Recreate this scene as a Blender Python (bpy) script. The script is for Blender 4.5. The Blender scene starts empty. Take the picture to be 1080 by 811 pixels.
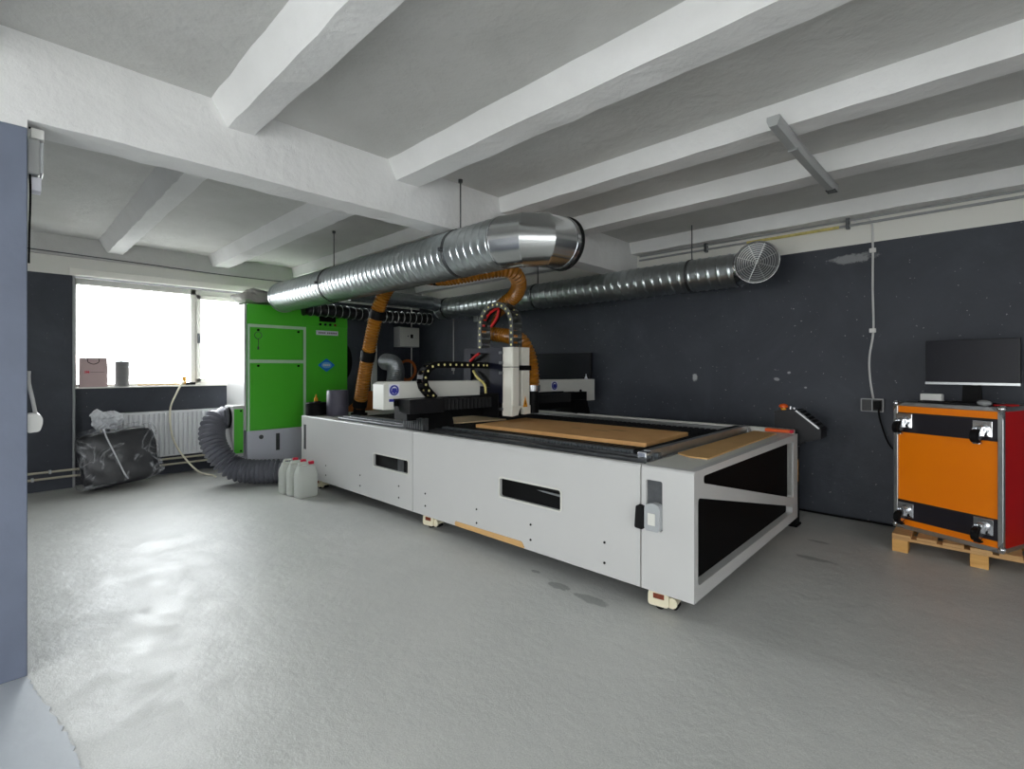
import bpy, bmesh, math, random
from mathutils import Vector, Matrix
random.seed(7)
SC = bpy.context.scene
COL = SC.collection
PI = math.pi
V = Vector

# ------------------------------------------------------------------ materials
def lin(c):
    return tuple(((x/255)/12.92 if x/255 <= 0.04045 else ((x/255+0.055)/1.055)**2.4) for x in c)

def nodes_of(name):
    m = bpy.data.materials.new(name); m.use_nodes = True
    nt = m.node_tree
    return m, nt, nt.nodes['Principled BSDF']

def new(nt, kind, **kw):
    n = nt.nodes.new(kind)
    for k, v in kw.items():
        setattr(n, k, v)
    return n

def noise(nt, scale, detail=4, rough=0.55, dist=0.0, vec=None, stretch=None):
    tc = new(nt, 'ShaderNodeTexCoord')
    src = tc.outputs['Object']
    if stretch:
        mp = new(nt, 'ShaderNodeMapping'); mp.inputs['Scale'].default_value = stretch
        nt.links.new(src, mp.inputs['Vector']); src = mp.outputs['Vector']
    n = new(nt, 'ShaderNodeTexNoise')
    n.inputs['Scale'].default_value = scale; n.inputs['Detail'].default_value = detail
    n.inputs['Roughness'].default_value = rough; n.inputs['Distortion'].default_value = dist
    nt.links.new(src, n.inputs['Vector'])
    return n

def ramp(nt, src, stops):
    r = new(nt, 'ShaderNodeValToRGB')
    el = r.color_ramp.elements
    while len(el) < len(stops): el.new(0.5)
    for e, (p, c) in zip(el, stops):
        e.position = p; e.color = (*c, 1) if len(c) == 3 else c
    nt.links.new(src, r.inputs['Fac'])
    return r

def mat(name, rgb, rough=0.5, metal=0.0, var=0.06, vscale=6.0, bump=0.0, bscale=60.0, spec=0.5, trans=0.0, coat=0.0, stretch=None):
    m, nt, p = nodes_of(name)
    c = lin(rgb)
    n = noise(nt, vscale, stretch=stretch)
    lo = tuple(max(0, x*(1-var)) for x in c); hi = tuple(min(1, x*(1+var)) for x in c)
    r = ramp(nt, n.outputs['Fac'], [(0.3, lo), (0.7, hi)])
    nt.links.new(r.outputs['Color'], p.inputs['Base Color'])
    p.inputs['Roughness'].default_value = rough
    p.inputs['Metallic'].default_value = metal
    p.inputs['Specular IOR Level'].default_value = spec
    p.inputs['Transmission Weight'].default_value = trans
    p.inputs['Coat Weight'].default_value = coat
    if bump:
        bn = noise(nt, bscale, 5)
        b = new(nt, 'ShaderNodeBump'); b.inputs['Strength'].default_value = bump; b.inputs['Distance'].default_value = 0.02
        nt.links.new(bn.outputs['Fac'], b.inputs['Height']); nt.links.new(b.outputs['Normal'], p.inputs['Normal'])
    return m

def mix_rgb(nt, fac, a, b):
    mx = new(nt, 'ShaderNodeMix', data_type='RGBA')
    for s, v in ((0, fac), (6, a), (7, b)):
        if hasattr(v, 'is_linked'): nt.links.new(v, mx.inputs[s])
        else: mx.inputs[s].default_value = v if s == 0 else (*v, 1)
    return mx.outputs[2]

def mathn(nt, op, a, b=None, clamp=False):
    n = new(nt, 'ShaderNodeMath', operation=op); n.use_clamp = clamp
    for i, v in enumerate((a, b)):
        if v is None: continue
        if hasattr(v, 'is_linked'): nt.links.new(v, n.inputs[i])
        else: n.inputs[i].default_value = v
    return n.outputs[0]

def blot(nt, x, y, rx, ry, nz, amt=0.9, plane='xy'):
    """soft-edged irregular blot (a stain) at a place on a surface; 1 inside"""
    tc = new(nt, 'ShaderNodeTexCoord'); sep = new(nt, 'ShaderNodeSeparateXYZ')
    nt.links.new(tc.outputs['Object'], sep.inputs[0])
    u = mathn(nt, 'DIVIDE', mathn(nt, 'SUBTRACT', sep.outputs['X'], x), rx)
    w = mathn(nt, 'DIVIDE', mathn(nt, 'SUBTRACT', sep.outputs['Y' if plane == 'xy' else 'Z'], y), ry)
    d = mathn(nt, 'ADD', mathn(nt, 'MULTIPLY', u, u), mathn(nt, 'MULTIPLY', w, w))
    d = mathn(nt, 'ADD', d, mathn(nt, 'MULTIPLY', mathn(nt, 'SUBTRACT', nz, 0.5), 3.0))
    return mathn(nt, 'MULTIPLY', mathn(nt, 'SUBTRACT', 1.0, d), 4.0*amt, True)

def floor_mat():
    m, nt, p = nodes_of('concrete_floor')
    n1 = noise(nt, 0.55, 8, 0.62, 0.5); n2 = noise(nt, 5.0, 8, 0.7); n3 = noise(nt, 150.0, 2, 0.6)
    r1 = ramp(nt, n1.outputs['Fac'], [(0.3, lin((182, 184, 180))), (0.7, lin((204, 204, 199)))])
    c = mix_rgb(nt, mathn(nt, 'MULTIPLY', n2.outputs['Fac'], 0.3), r1.outputs['Color'], lin((186, 188, 186)))
    c = mix_rgb(nt, mathn(nt, 'MULTIPLY', mathn(nt, 'GREATER_THAN', n3.outputs['Fac'], 0.58), 0.22), c, lin((232, 232, 228)))
    c = mix_rgb(nt, mathn(nt, 'MULTIPLY', mathn(nt, 'LESS_THAN', n3.outputs['Fac'], 0.40), 0.22), c, lin((150, 152, 150)))
    st = noise(nt, 9.0, 6, 0.7, 0.4).outputs['Fac']
    for (x, y, rx, ry) in ((-2.06, 2.59, .10, .045), (-1.80, 2.575, .13, .05), (-2.33, 2.66, .04, .02), (-0.95, 4.3, .16, .04), (-1.02, 4.75, .10, .03)):
        c = mix_rgb(nt, mathn(nt, 'MULTIPLY', blot(nt, x, y, rx, ry, st), 0.42), c, lin((70, 72, 70)))
    nt.links.new(c, p.inputs['Base Color'])
    rr = ramp(nt, n2.outputs['Fac'], [(0.3, (.36,)*3), (0.7, (.58,)*3)])
    nt.links.new(rr.outputs['Color'], p.inputs['Roughness'])
    p.inputs['Specular IOR Level'].default_value = 0.5
    b = new(nt, 'ShaderNodeBump'); b.inputs['Strength'].default_value = 0.12; b.inputs['Distance'].default_value = 0.008
    nt.links.new(n3.outputs['Fac'], b.inputs['Height'])
    b2 = new(nt, 'ShaderNodeBump'); b2.inputs['Strength'].default_value = 0.28; b2.inputs['Distance'].default_value = 0.03
    nt.links.new(n2.outputs['Fac'], b2.inputs['Height']); nt.links.new(b.outputs['Normal'], b2.inputs['Normal'])
    nt.links.new(b2.outputs['Normal'], p.inputs['Normal'])
    return m

def plaster(name, rgb, rgb2, bump=0.35):
    m, nt, p = nodes_of(name)
    n1 = noise(nt, 1.3, 6, 0.6, 0.3); n2 = noise(nt, 22, 5, 0.6)
    r = ramp(nt, n1.outputs['Fac'], [(0.3, lin(rgb2)), (0.7, lin(rgb))])
    nt.links.new(r.outputs['Color'], p.inputs['Base Color'])
    p.inputs['Roughness'].default_value = 0.8
    mp = noise(nt, 3.2, 3, 0.5, 0.6)
    h = mathn(nt, 'ADD', mathn(nt, 'MULTIPLY', n2.outputs['Fac'], 0.35), mp.outputs['Fac'])
    b = new(nt, 'ShaderNodeBump'); b.inputs['Strength'].default_value = bump; b.inputs['Distance'].default_value = 0.03
    nt.links.new(h, b.inputs['Height']); nt.links.new(b.outputs['Normal'], p.inputs['Normal'])
    return m

def wall_mat(name, split, marks=()):
    """dark paint up to a ragged line, white above"""
    m, nt, p = nodes_of(name)
    n1 = noise(nt, 1.1, 8, 0.65, 0.6); n2 = noise(nt, 7.0, 6, 0.65)
    r = ramp(nt, n1.outputs['Fac'], [(0.28, lin((50, 54, 62))), (0.52, lin((62, 66, 74))), (0.75, lin((76, 81, 88)))])
    c = mix_rgb(nt, mathn(nt, 'MULTIPLY', n2.outputs['Fac'], 0.35), r.outputs['Color'], lin((58, 61, 68)))
    sp = noise(nt, 38, 2, 0.5).outputs['Fac']
    c = mix_rgb(nt, mathn(nt, 'MULTIPLY', mathn(nt, 'GREATER_THAN', sp, 0.745), 0.5), c, lin((170, 172, 172)))
    st = noise(nt, 14, 5, 0.7).outputs['Fac']
    for (x, z, rx, rz, a) in marks:
        c = mix_rgb(nt, mathn(nt, 'MULTIPLY', blot(nt, x, z, rx, rz, st, 0.5, 'xz'), a), c, lin((190, 192, 192)))
    tc = new(nt, 'ShaderNodeTexCoord'); sep = new(nt, 'ShaderNodeSeparateXYZ'); nt.links.new(tc.outputs['Object'], sep.inputs[0])
    up = mathn(nt, 'GREATER_THAN', sep.outputs['Z'], split)
    c = mix_rgb(nt, up, c, lin((224, 223, 216)))
    nt.links.new(c, p.inputs['Base Color'])
    p.inputs['Roughness'].default_value = 0.55
    p.inputs['Specular IOR Level'].default_value = 0.35
    b = new(nt, 'ShaderNodeBump'); b.inputs['Strength'].default_value = 0.25; b.inputs['Distance'].default_value = 0.02
    nt.links.new(n2.outputs['Fac'], b.inputs['Height']); nt.links.new(b.outputs['Normal'], p.inputs['Normal'])
    return m

def wood(name, rgb, rgb2, rough=0.6, stretch=(2, 30, 30), burns=()):
    m, nt, p = nodes_of(name)
    n = noise(nt, 1.5, 6, 0.6, 1.2, stretch=stretch)
    r = ramp(nt, n.outputs['Fac'], [(0.3, lin(rgb)), (0.7, lin(rgb2))])
    c = r.outputs['Color']; st = noise(nt, 25, 4, 0.6).outputs['Fac']
    for (x, y, rx, ry) in burns: c = mix_rgb(nt, mathn(nt, 'MULTIPLY', blot(nt, x, y, rx, ry, st, 0.6), 0.6), c, lin((90, 56, 30)))
    nt.links.new(c, p.inputs['Base Color']); p.inputs['Roughness'].default_value = rough
    return m

def glass_mat():
    m = bpy.data.materials.new('window_glass'); m.use_nodes = True; nt = m.node_tree; nt.nodes.clear()
    o = new(nt, 'ShaderNodeOutputMaterial'); t = new(nt, 'ShaderNodeBsdfTransparent'); g = new(nt, 'ShaderNodeBsdfGlossy')
    t.inputs['Color'].default_value = (0.97, 0.98, 0.98, 1); g.inputs['Roughness'].default_value = 0.02
    x = new(nt, 'ShaderNodeMixShader'); x.inputs[0].default_value = 0.05
    nt.links.new(t.outputs[0], x.inputs[1]); nt.links.new(g.outputs[0], x.inputs[2]); nt.links.new(x.outputs[0], o.inputs[0])
    return m

def film_mat():
    """clear crinkled polythene"""
    m = bpy.data.materials.new('clear_polythene'); m.use_nodes = True; nt = m.node_tree; nt.nodes.clear()
    o = new(nt, 'ShaderNodeOutputMaterial'); t = new(nt, 'ShaderNodeBsdfTransparent'); p = new(nt, 'ShaderNodeBsdfPrincipled')
    p.inputs['Base Color'].default_value = (0.75, 0.77, 0.8, 1); p.inputs['Roughness'].default_value = 0.18
    n = noise(nt, 2.6, 3, 0.5, 2.2)
    b = new(nt, 'ShaderNodeBump'); b.inputs['Strength'].default_value = 0.9; b.inputs['Distance'].default_value = 0.05
    nt.links.new(n.outputs['Fac'], b.inputs['Height']); nt.links.new(b.outputs['Normal'], p.inputs['Normal'])
    r = ramp(nt, n.outputs['Fac'], [(0.50, (.03,)*3), (0.56, (.34,)*3), (0.62, (.05,)*3)])
    x = new(nt, 'ShaderNodeMixShader')
    nt.links.new(r.outputs['Color'], x.inputs[0])
    nt.links.new(t.outputs[0], x.inputs[1]); nt.links.new(p.outputs[0], x.inputs[2]); nt.links.new(x.outputs[0], o.inputs[0])
    return m

M = dict(
    floor=floor_mat(),
    patch=mat('smooth_floor_paint', (168, 174, 180), 0.42, var=0.05, vscale=3, bump=0.05, bscale=20),
    ceil=plaster('ceiling_plaster', (206, 206, 204), (190, 190, 187), 0.5),
    beam=plaster('beam_paint', (232, 232, 232), (219, 219, 218), 0.45),
    wallb=wall_mat('dark_wall_paint', 2.63, ((-.95, 2.5, .20, .05, .4), (-2.5, 1.338, .035, .045, .75), (-1.62, 1.33, .03, .02, .5), (-1.5, 1.4, .02, .015, .6), (-1.35, 1.25, .015, .01, .6))),
    wallw=wall_mat('dark_window_wall_paint', 2.57),
    column=mat('blue_grey_column_paint', (104, 112, 130), 0.55, var=0.10, vscale=2.5, bump=0.12, bscale=14),
    cream=mat('cream_frame_paint', (236, 234, 226), 0.35, var=0.02),
    white=mat('white_powder_coat', (198, 198, 196), 0.34, var=0.015, vscale=2),
    offwhite=mat('off_white_metal', (214, 214, 206), 0.38, var=0.02),
    headw=mat('head_cover_white', (228, 226, 214), 0.4, var=0.02),
    rad=mat('radiator_enamel', (232, 233, 235), 0.3, var=0.015),
    black=mat('black_metal', (9, 9, 10), 0.55, var=0.15, vscale=20, spec=0.15),
    rubber=mat('black_rubber', (13, 13, 14), 0.65, var=0.15, vscale=30, spec=0.2),
    plasticb=mat('black_plastic', (20, 21, 24), 0.4, var=0.08, spec=0.35),
    navy=mat('dark_navy_plate', (10, 13, 30), 0.5, var=0.12, vscale=8, spec=0.2),
    bed=mat('dark_bed_slats', (17, 17, 19), 0.6, var=0.35, vscale=45, bump=0.4, bscale=90),
    alu=mat('brushed_aluminium', (190, 192, 192), 0.32, 0.9, var=0.06, vscale=14),
    steel=mat('dark_steel', (96, 98, 100), 0.4, 0.85, var=0.15, vscale=25),
    galv=mat('galvanised_sheet', (188, 194, 196), 0.30, 0.95, var=0.08, vscale=18, bump=0.03, bscale=8),
    galvs=mat('smooth_galvanised_elbow', (196, 198, 198), 0.20, 0.97, var=0.05, vscale=6),
    chrome=mat('chrome', (210, 212, 215), 0.14, 0.97, var=0.03),
    foil=mat('aluminium_flexible_foil', (176, 180, 184), 0.3, 0.85, var=0.1, vscale=20, bump=0.3, bscale=40),
    green=mat('lime_green_enamel', (84, 200, 50), 0.33, var=0.03, vscale=2),
    lilac=mat('pale_lilac_enamel', (214, 216, 226), 0.35, var=0.02),
    mint=mat('pale_mint_frame', (196, 226, 196), 0.35, var=0.02),
    orange=mat('orange_laminate', (255, 134, 2), 0.3, var=0.03, vscale=3),
    red=mat('red_laminate', (196, 8, 10), 0.32, var=0.03, vscale=3),
    caseblk=mat('case_black_strip', (26, 22, 30), 0.4, var=0.12),
    screen=mat('matt_screen', (16, 17, 27), 0.35, var=0.03, spec=0.25), darkpanel=mat('dark_inset_panel', (7, 7, 8), 0.7, var=0.05, spec=0.1),
    pine=wood('pine_blocks', (206, 150, 74), (228, 178, 104)),
    pinetop=wood('pallet_boards', (186, 140, 84), (214, 172, 116)),
    board=wood('orange_tan_board', (222, 168, 106), (234, 182, 120), 0.6, (3, 3, 3), ((.36, .13, .10, .018), (.27, .02, .10, .012), (.0, .02, .05, .012), (.5, .3, .16, .006))),
    card=mat('brown_cardboard', (206, 164, 106), 0.75, var=0.05, vscale=4, bump=0.06, bscale=50),
    ply=wood('pale_sheet_wood', (196, 170, 132), (216, 192, 154)),
    hose=mat('amber_hose', (158, 102, 26), 0.32, var=0.22, vscale=5, coat=0.25),
    greyhose=mat('grey_flexible_hose', (124, 125, 134), 0.5, var=0.12, vscale=12),
    darkflex=mat('dark_flexible_duct', (36, 37, 38), 0.35, 0.3, var=0.25, vscale=14, bump=0.4, bscale=22),
    orangecable=mat('orange_cable', (206, 116, 60), 0.5, var=0.1),
    jerry=mat('translucent_white_plastic', (222, 226, 218), 0.35, var=0.03, vscale=4, trans=0.12),
    redcap=mat('red_cap', (214, 24, 62), 0.4, var=0.03),
    paper=mat('taupe_paper', (190, 166, 164), 0.6, var=0.03, vscale=3),
    greyjar=mat('grey_felt_tube', (120, 120, 120), 0.7, var=0.08, vscale=10, stretch=(1, 1, 6)),
    roll=mat('violet_grey_roll', (92, 90, 104), 0.45, var=0.08, vscale=6),
    wrap=mat('black_polythene', (24, 25, 30), 0.28, var=0.2, vscale=3, bump=0.35, bscale=4),
    bubble=mat('white_bubble_wrap', (214, 216, 220), 0.25, var=0.12, vscale=14, bump=1.0, bscale=22),
    cloth=mat('grey_dust_cloth', (172, 170, 164), 0.8, var=0.1, vscale=8, bump=0.5, bscale=12),
    plug=mat('white_socket_plastic', (226, 226, 222), 0.35, var=0.02),
    cable=mat('pale_cable', (206, 206, 204), 0.5, var=0.04),
    gcable=mat('grey_cable', (150, 152, 152), 0.5, var=0.06),
    yhose=mat('cream_hose', (232, 226, 206), 0.4, var=0.05),
    brass=mat('brass', (190, 140, 50), 0.3, 0.8, var=0.08),
    rust=mat('yellowed_tape', (210, 196, 120), 0.6, var=0.2, vscale=20),
    blue=mat('sign_blue', (36, 44, 150), 0.45, var=0.03),
    blueb=mat('badge_blue', (22, 130, 226), 0.4, var=0.05),
    bluel=mat('badge_light_blue', (120, 196, 240), 0.4, var=0.05),
    signw=mat('sign_white', (226, 226, 236), 0.5, var=0.02),
    amber=mat('warning_amber', (236, 160, 20), 0.5, var=0.05),
    dot=mat('pale_yellow_pins', (236, 226, 150), 0.4, var=0.05),
    redw=mat('red_cables', (190, 30, 30), 0.5, var=0.1),
    cream2=mat('cream_castor_housing', (232, 224, 196), 0.4, var=0.04),
    pipe=mat('painted_heating_pipe', (190, 184, 164), 0.5, var=0.08),
    orangep=mat('orange_plastic', (232, 92, 20), 0.4, var=0.04),
    clear=mat('clear_acrylic', (226, 230, 232), 0.12, var=0.03, trans=0.5),
    rack=mat('grey_gear_rack', (120, 126, 130), 0.4, 0.6, var=0.3, vscale=60),
    glass=glass_mat(), film=film_mat(),
    asphalt=mat('outside_paving', (186, 186, 182), 0.9, var=0.1),
    lampw=mat('lamp_housing_grey', (168, 170, 170), 0.4, var=0.04),
    text=mat('grey_print', (120, 110, 112), 0.6),
)

# ------------------------------------------------------------------ mesh builder
class B:
    def __init__(s): s.bm = bmesh.new(); s.mi = 0
    def _f(s, vs):
        try:
            f = s.bm.faces.new(vs); f.material_index = s.mi; return f
        except ValueError: return None
    def box(s, x0, x1, y0, y1, z0, z1, bev=0.0, seg=2, mtx=None):
        bm = bmesh.new()
        bmesh.ops.create_cube(bm, size=1)
        for v in bm.verts:
            v.co = V(((x0+x1)/2+v.co.x*(x1-x0), (y0+y1)/2+v.co.y*(y1-y0), (z0+z1)/2+v.co.z*(z1-z0)))
        if bev: bmesh.ops.bevel(bm, geom=list(bm.edges), offset=bev, segments=seg, affect='EDGES', profile=0.5)
        s._merge(bm, mtx); return s
    def _merge(s, bm, mtx=None):
        if mtx: bm.transform(mtx)
        mp = {v: s.bm.verts.new(v.co) for v in bm.verts}
        for f in bm.faces: s._f([mp[v] for v in f.verts])
        bm.free()
    def cyl(s, p0, p1, r, n=20, r2=None, caps=True):
        p0, p1 = V(p0), V(p1); ax = (p1-p0).normalized()
        t = V((0, 0, 1)) if abs(ax.z) < 0.9 else V((1, 0, 0))
        a = ax.cross(t).normalized(); b = ax.cross(a); r2 = r if r2 is None else r2
        A = [s.bm.verts.new(p0+(a*math.cos(2*PI*i/n)+b*math.sin(2*PI*i/n))*r) for i in range(n)]
        C = [s.bm.verts.new(p1+(a*math.cos(2*PI*i/n)+b*math.sin(2*PI*i/n))*r2) for i in range(n)]
        for i in range(n): s._f([A[i], C[i], C[(i+1) % n], A[(i+1) % n]])
        if caps: s._f(A); s._f(C[::-1])
        return s
    def rings(s, rings, caps=True, closed=False):
        R = [[s.bm.verts.new(p) for p in r] for r in rings]; n = len(R[0])
        for k in range(len(R)-1+(1 if closed else 0)):
            P, Q = R[k], R[(k+1) % len(R)]
            for i in range(n): s._f([P[i], P[(i+1) % n], Q[(i+1) % n], Q[i]])
        if caps and not closed: s._f(R[0][::-1]); s._f(R[-1])
        return s
    def sweep(s, pts, rad, n=14, caps=True):
        """round tube through points; rad is a number or a list"""
        pts = [V(p) for p in pts]; rings = []
        up = None
        for i, p in enumerate(pts):
            t = (pts[min(i+1, len(pts)-1)]-pts[max(i-1, 0)]).normalized()
            if up is None:
                up = t.cross(V((0, 0, 1)) if abs(t.z) < 0.9 else V((1, 0, 0))).normalized()
            up = (up-t*up.dot(t)).normalized(); w = t.cross(up)
            r = rad[i] if isinstance(rad, (list, tuple)) else rad
            rings.append([p+(up*math.cos(2*PI*j/n)+w*math.sin(2*PI*j/n))*r for j in range(n)])
        return s.rings(rings, caps)
    def lathe(s, c, prof, n=28, axis='z'):
        c = V(c); rings = []
        for (r, h) in prof:
            ring = []
            for j in range(n):
                a = 2*PI*j/n; u, w = r*math.cos(a), r*math.sin(a)
                ring.append(c+(V((u, w, h)) if axis == 'z' else V((h, u, w)) if axis == 'x' else V((w, h, u))))
            rings.append(ring)
        return s.rings(rings, True)
    def torus(s, c, R, r, axis, n=32, k=8):
        c = V(c); ax = V(axis).normalized(); t = V((0, 0, 1)) if abs(ax.z) < .9 else V((1, 0, 0))
        a = ax.cross(t).normalized(); b = ax.cross(a); rings = []
        for i in range(n):
            d = a*math.cos(2*PI*i/n)+b*math.sin(2*PI*i/n)
            rings.append([c+d*(R+r*math.cos(2*PI*j/k))+ax*r*math.sin(2*PI*j/k) for j in range(k)])
        return s.rings(rings, False, True)
    def prism(s, outline, holes, o, u, w, n, th):
        """flat outline (u,w coordinates) with holes, thickened along n"""
        o, u, w, n = V(o), V(u), V(w), V(n)
        bm = bmesh.new(); es = []
        for lp in [outline]+list(holes):
            vs = [bm.verts.new(o+u*p[0]+w*p[1]) for p in lp]
            es += [bm.edges.new((vs[i], vs[(i+1) % len(vs)])) for i in range(len(vs))]
        r = bmesh.ops.triangle_fill(bm, edges=es, use_beauty=True, use_dissolve=False)
        fs = [g for g in r['geom'] if isinstance(g, bmesh.types.BMFace)]
        bmesh.ops.dissolve_limit(bm, angle_limit=0.001, verts=bm.verts[:], edges=[e for e in bm.edges if len(e.link_faces) == 2])
        ex = bmesh.ops.extrude_face_region(bm, geom=bm.faces[:])
        for g in ex['geom']:
            if isinstance(g, bmesh.types.BMVert): g.co += n*th
        bmesh.ops.recalc_face_normals(bm, faces=bm.faces[:])
        s._merge(bm); return s
    def ball(s, c, r, sc=(1, 1, 1), u=20, v=12):
        bm = bmesh.new(); bmesh.ops.create_uvsphere(bm, u_segments=u, v_segments=v, radius=r)
        for q in bm.verts: q.co = V(c)+V((q.co.x*sc[0], q.co.y*sc[1], q.co.z*sc[2]))
        s._merge(bm); return s
    def xf(s, m): s.bm.transform(m); return s
    def obj(s, name, mats, parent=None, smooth=False, loc=None):
        bmesh.ops.recalc_face_normals(s.bm, faces=s.bm.faces[:])
        me = bpy.data.meshes.new(name); 
        if loc: s.bm.transform(Matrix.Translation(-V(loc)))
        s.bm.to_mesh(me); s.bm.free()
        for m in (mats if isinstance(mats, (list, tuple)) else [mats]): me.materials.append(M[m])
        if smooth:
            for p in me.polygons: p.use_smooth = True
            me.set_sharp_from_angle(angle=math.radians(38))
        o = bpy.data.objects.new(name, me); COL.objects.link(o)
        if loc: o.location = loc
        if parent: o.parent = parent
        return o

def thing(name, label, cat, loc=(0, 0, 0), rz=0.0, group=None):
    o = bpy.data.objects.new(name, None); COL.objects.link(o); o.empty_display_size = 0.1
    o.location = loc; o.rotation_euler = (0, 0, rz); o['label'] = label; o['category'] = cat
    if group: o['group'] = group
    return o
def tag(o, label, cat, group=None):
    o['label'] = label; o['category'] = cat
    if group: o['group'] = group
    return o
def struct(o): o['kind'] = 'structure'; return o
def lab(o, t): o['label'] = t; return o
def copy_tree(o, parent=None):
    c = o.copy(); COL.objects.link(c)
    if parent: c.parent = parent
    for ch in list(o.children): copy_tree(ch, c)
    return c

def smooth_path(pts, step=0.02):
    """Catmull-Rom through points, resampled evenly"""
    P = [V(p) for p in pts]; P = [P[0]*2-P[1]]+P+[P[-1]*2-P[-2]]; out = []
    for i in range(1, len(P)-2):
        for k in range(24):
            t = k/24; a, b, c, d = P[i-1], P[i], P[i+1], P[i+2]
            out.append(0.5*((2*b)+(c-a)*t+(2*a-5*b+4*c-d)*t*t+(3*b-a-3*c+d)*t**3))
    out.append(P[-2]); res = [out[0]]; acc = 0
    for i in range(1, len(out)):
        a, b = out[i-1], out[i]; L = (b-a).length
        if L < 1e-9: continue
        d = step-acc
        while d <= L:
            res.append(a+(b-a)*(d/L)); d += step
        acc = (acc+L) % step
    res.append(out[-1]); return res

def rrect(x0, x1, y0, y1, r, k=4):
    pts = []
    for (cx, cy, a0) in ((x1-r, y0+r, -PI/2), (x1-r, y1-r, 0), (x0+r, y1-r, PI/2), (x0+r, y0+r, PI)):
        for i in range(k+1):
            a = a0+PI/2*i/k; pts.append((cx+r*math.cos(a), cy+r*math.sin(a)))
    return pts
def rpoly(pts, r, k=3):
    """polygon with rounded corners"""
    out = []; n = len(pts)
    for i in range(n):
        a, b, c = V(pts[i-1]), V(pts[i]), V(pts[(i+1) % n])
        d1, d2 = (a-b), (c-b); q = min(r, d1.length*.45, d2.length*.45)
        p1, p2 = b+d1.normalized()*q, b+d2.normalized()*q
        for j in range(k+1):
            t = j/k; out.append(tuple((1-t)**2*p1+2*t*(1-t)*b+t*t*p2))
    return out

def spiral_tube(b, p0, p1, r, pitch=0.06, depth=0.004, n=36, sub=6):
    """spiral-seamed duct along X or Y"""
    p0, p1 = V(p0), V(p1); L = (p1-p0).length; ax = (p1-p0)/L
    a = ax.cross(V((0, 0, 1))).normalized(); w = ax.cross(a); N = max(2, int(L/pitch*sub)); rings = []
    for i in range(N+1):
        u = L*i/N; ring = []
        for j in range(n):
            ph = (u/pitch-j/n) % 1.0
            q = max(0.0, 1-abs(ph-0.5)/0.14)
            ring.append(p0+ax*u+(a*math.cos(2*PI*j/n)+w*math.sin(2*PI*j/n))*(r+depth*q))
        rings.append(ring)
    b.rings(rings, True); return b

def ribbed(b, pts, r, pitch, depth, n=22, sub=4):
    path = smooth_path(pts, pitch/sub)
    rad = [r+depth*math.cos(2*PI*i/sub) for i in range(len(path))]
    b.sweep(path, rad, n); return b

def text_obj(name, s, size, m, parent, mtx, extrude=0.0008):
    cu = bpy.data.curves.new(name, 'FONT'); cu.body = s; cu.size = size; cu.extrude = extrude; cu.align_x = 'CENTER'; cu.align_y = 'CENTER'; cu.offset = size*0.02
    t = bpy.data.objects.new(name, cu); COL.objects.link(t)
    bpy.context.view_layer.update()
    me = bpy.data.meshes.new_from_object(t.evaluated_get(bpy.context.evaluated_depsgraph_get()))
    bpy.data.objects.remove(t); me.materials.clear(); me.materials.append(M[m]); me.transform(mtx)
    o = bpy.data.objects.new(name, me); COL.objects.link(o); o.parent = parent
    return o

# ------------------------------------------------------------------ the room
YW, XW, ZC = 5.70, -8.00, 3.02
XE, YF = 3.6, -3.2
struct(B().box(XW-.3, XE+.2, YF-.2, YW+.2, -.12, 0).obj('floor', 'floor'))
# smooth painted patch with a ragged edge beside the column
ed = [(-3.25, .10), (-3.1, .118), (-2.91, .150), (-2.75, .168), (-2.58, .20), (-2.45, .205), (-2.33, .222), (-2.15, .21), (-1.9, .20)]
rag = []
for i in range(len(ed)-1):
    for k in range(6):
        t = k/6; rag.append((ed[i][0]*(1-t)+ed[i+1][0]*t, ed[i][1]*(1-t)+ed[i+1][1]*t+random.uniform(-.008, .008)))
struct(B().prism(rag+[(-1.5, .15), (-1.0, -.2), (-1.2, -1.5), (-3.25, -1.5)], [], (0, 0, 0.0005), (1, 0, 0), (0, 1, 0), (0, 0, 1), .003).obj('trim_1', 'patch'))
struct(B().box(XW-.3, XE+.2, YF-.2, YW+.2, ZC, ZC+.15).obj('ceiling', 'ceil'))
struct(B().box(XW-.3, XE+.2, YW, YW+.2, 0, ZC).obj('wall_back', 'wallb'))
# window wall: solid parts round two window openings and a shallow radiator niche
wl = B()
wl.box(XW-.3, XW, YF, .645, 0, ZC).box(XW-.3, XW, 3.9, YW, 0, ZC)
wl.box(XW-.3, XW-.12, .645, 3.9, 0, 1.195).box(XW-.3, XW, .645, 3.9, 2.57, ZC)
struct(wl.obj('wall_left', 'wallw'))
struct(B().box(XE, XE+.2, YF, -2.2, 0, ZC).box(XE, XE+.2, 1.2, YW, 0, ZC).box(XE, XE+.2, -2.2, 1.2, 0, 1.1).box(XE, XE+.2, -2.2, 1.2, 2.6, ZC).obj('wall_right', 'beam'))
# wall behind the camera with a wide gate opening
wf = B(); wf.box(XW-.3, -2.8, YF-.2, YF, 0, ZC).box(.6, XE, YF-.2, YF, 0, ZC).box(-2.8, .6, YF-.2, YF, 2.72, ZC)
struct(wf.obj('wall_front', 'beam'))
struct(B().box(-40, 40, -40, 40, -.3, -.14).obj('ground_outside', 'asphalt'))

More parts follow.
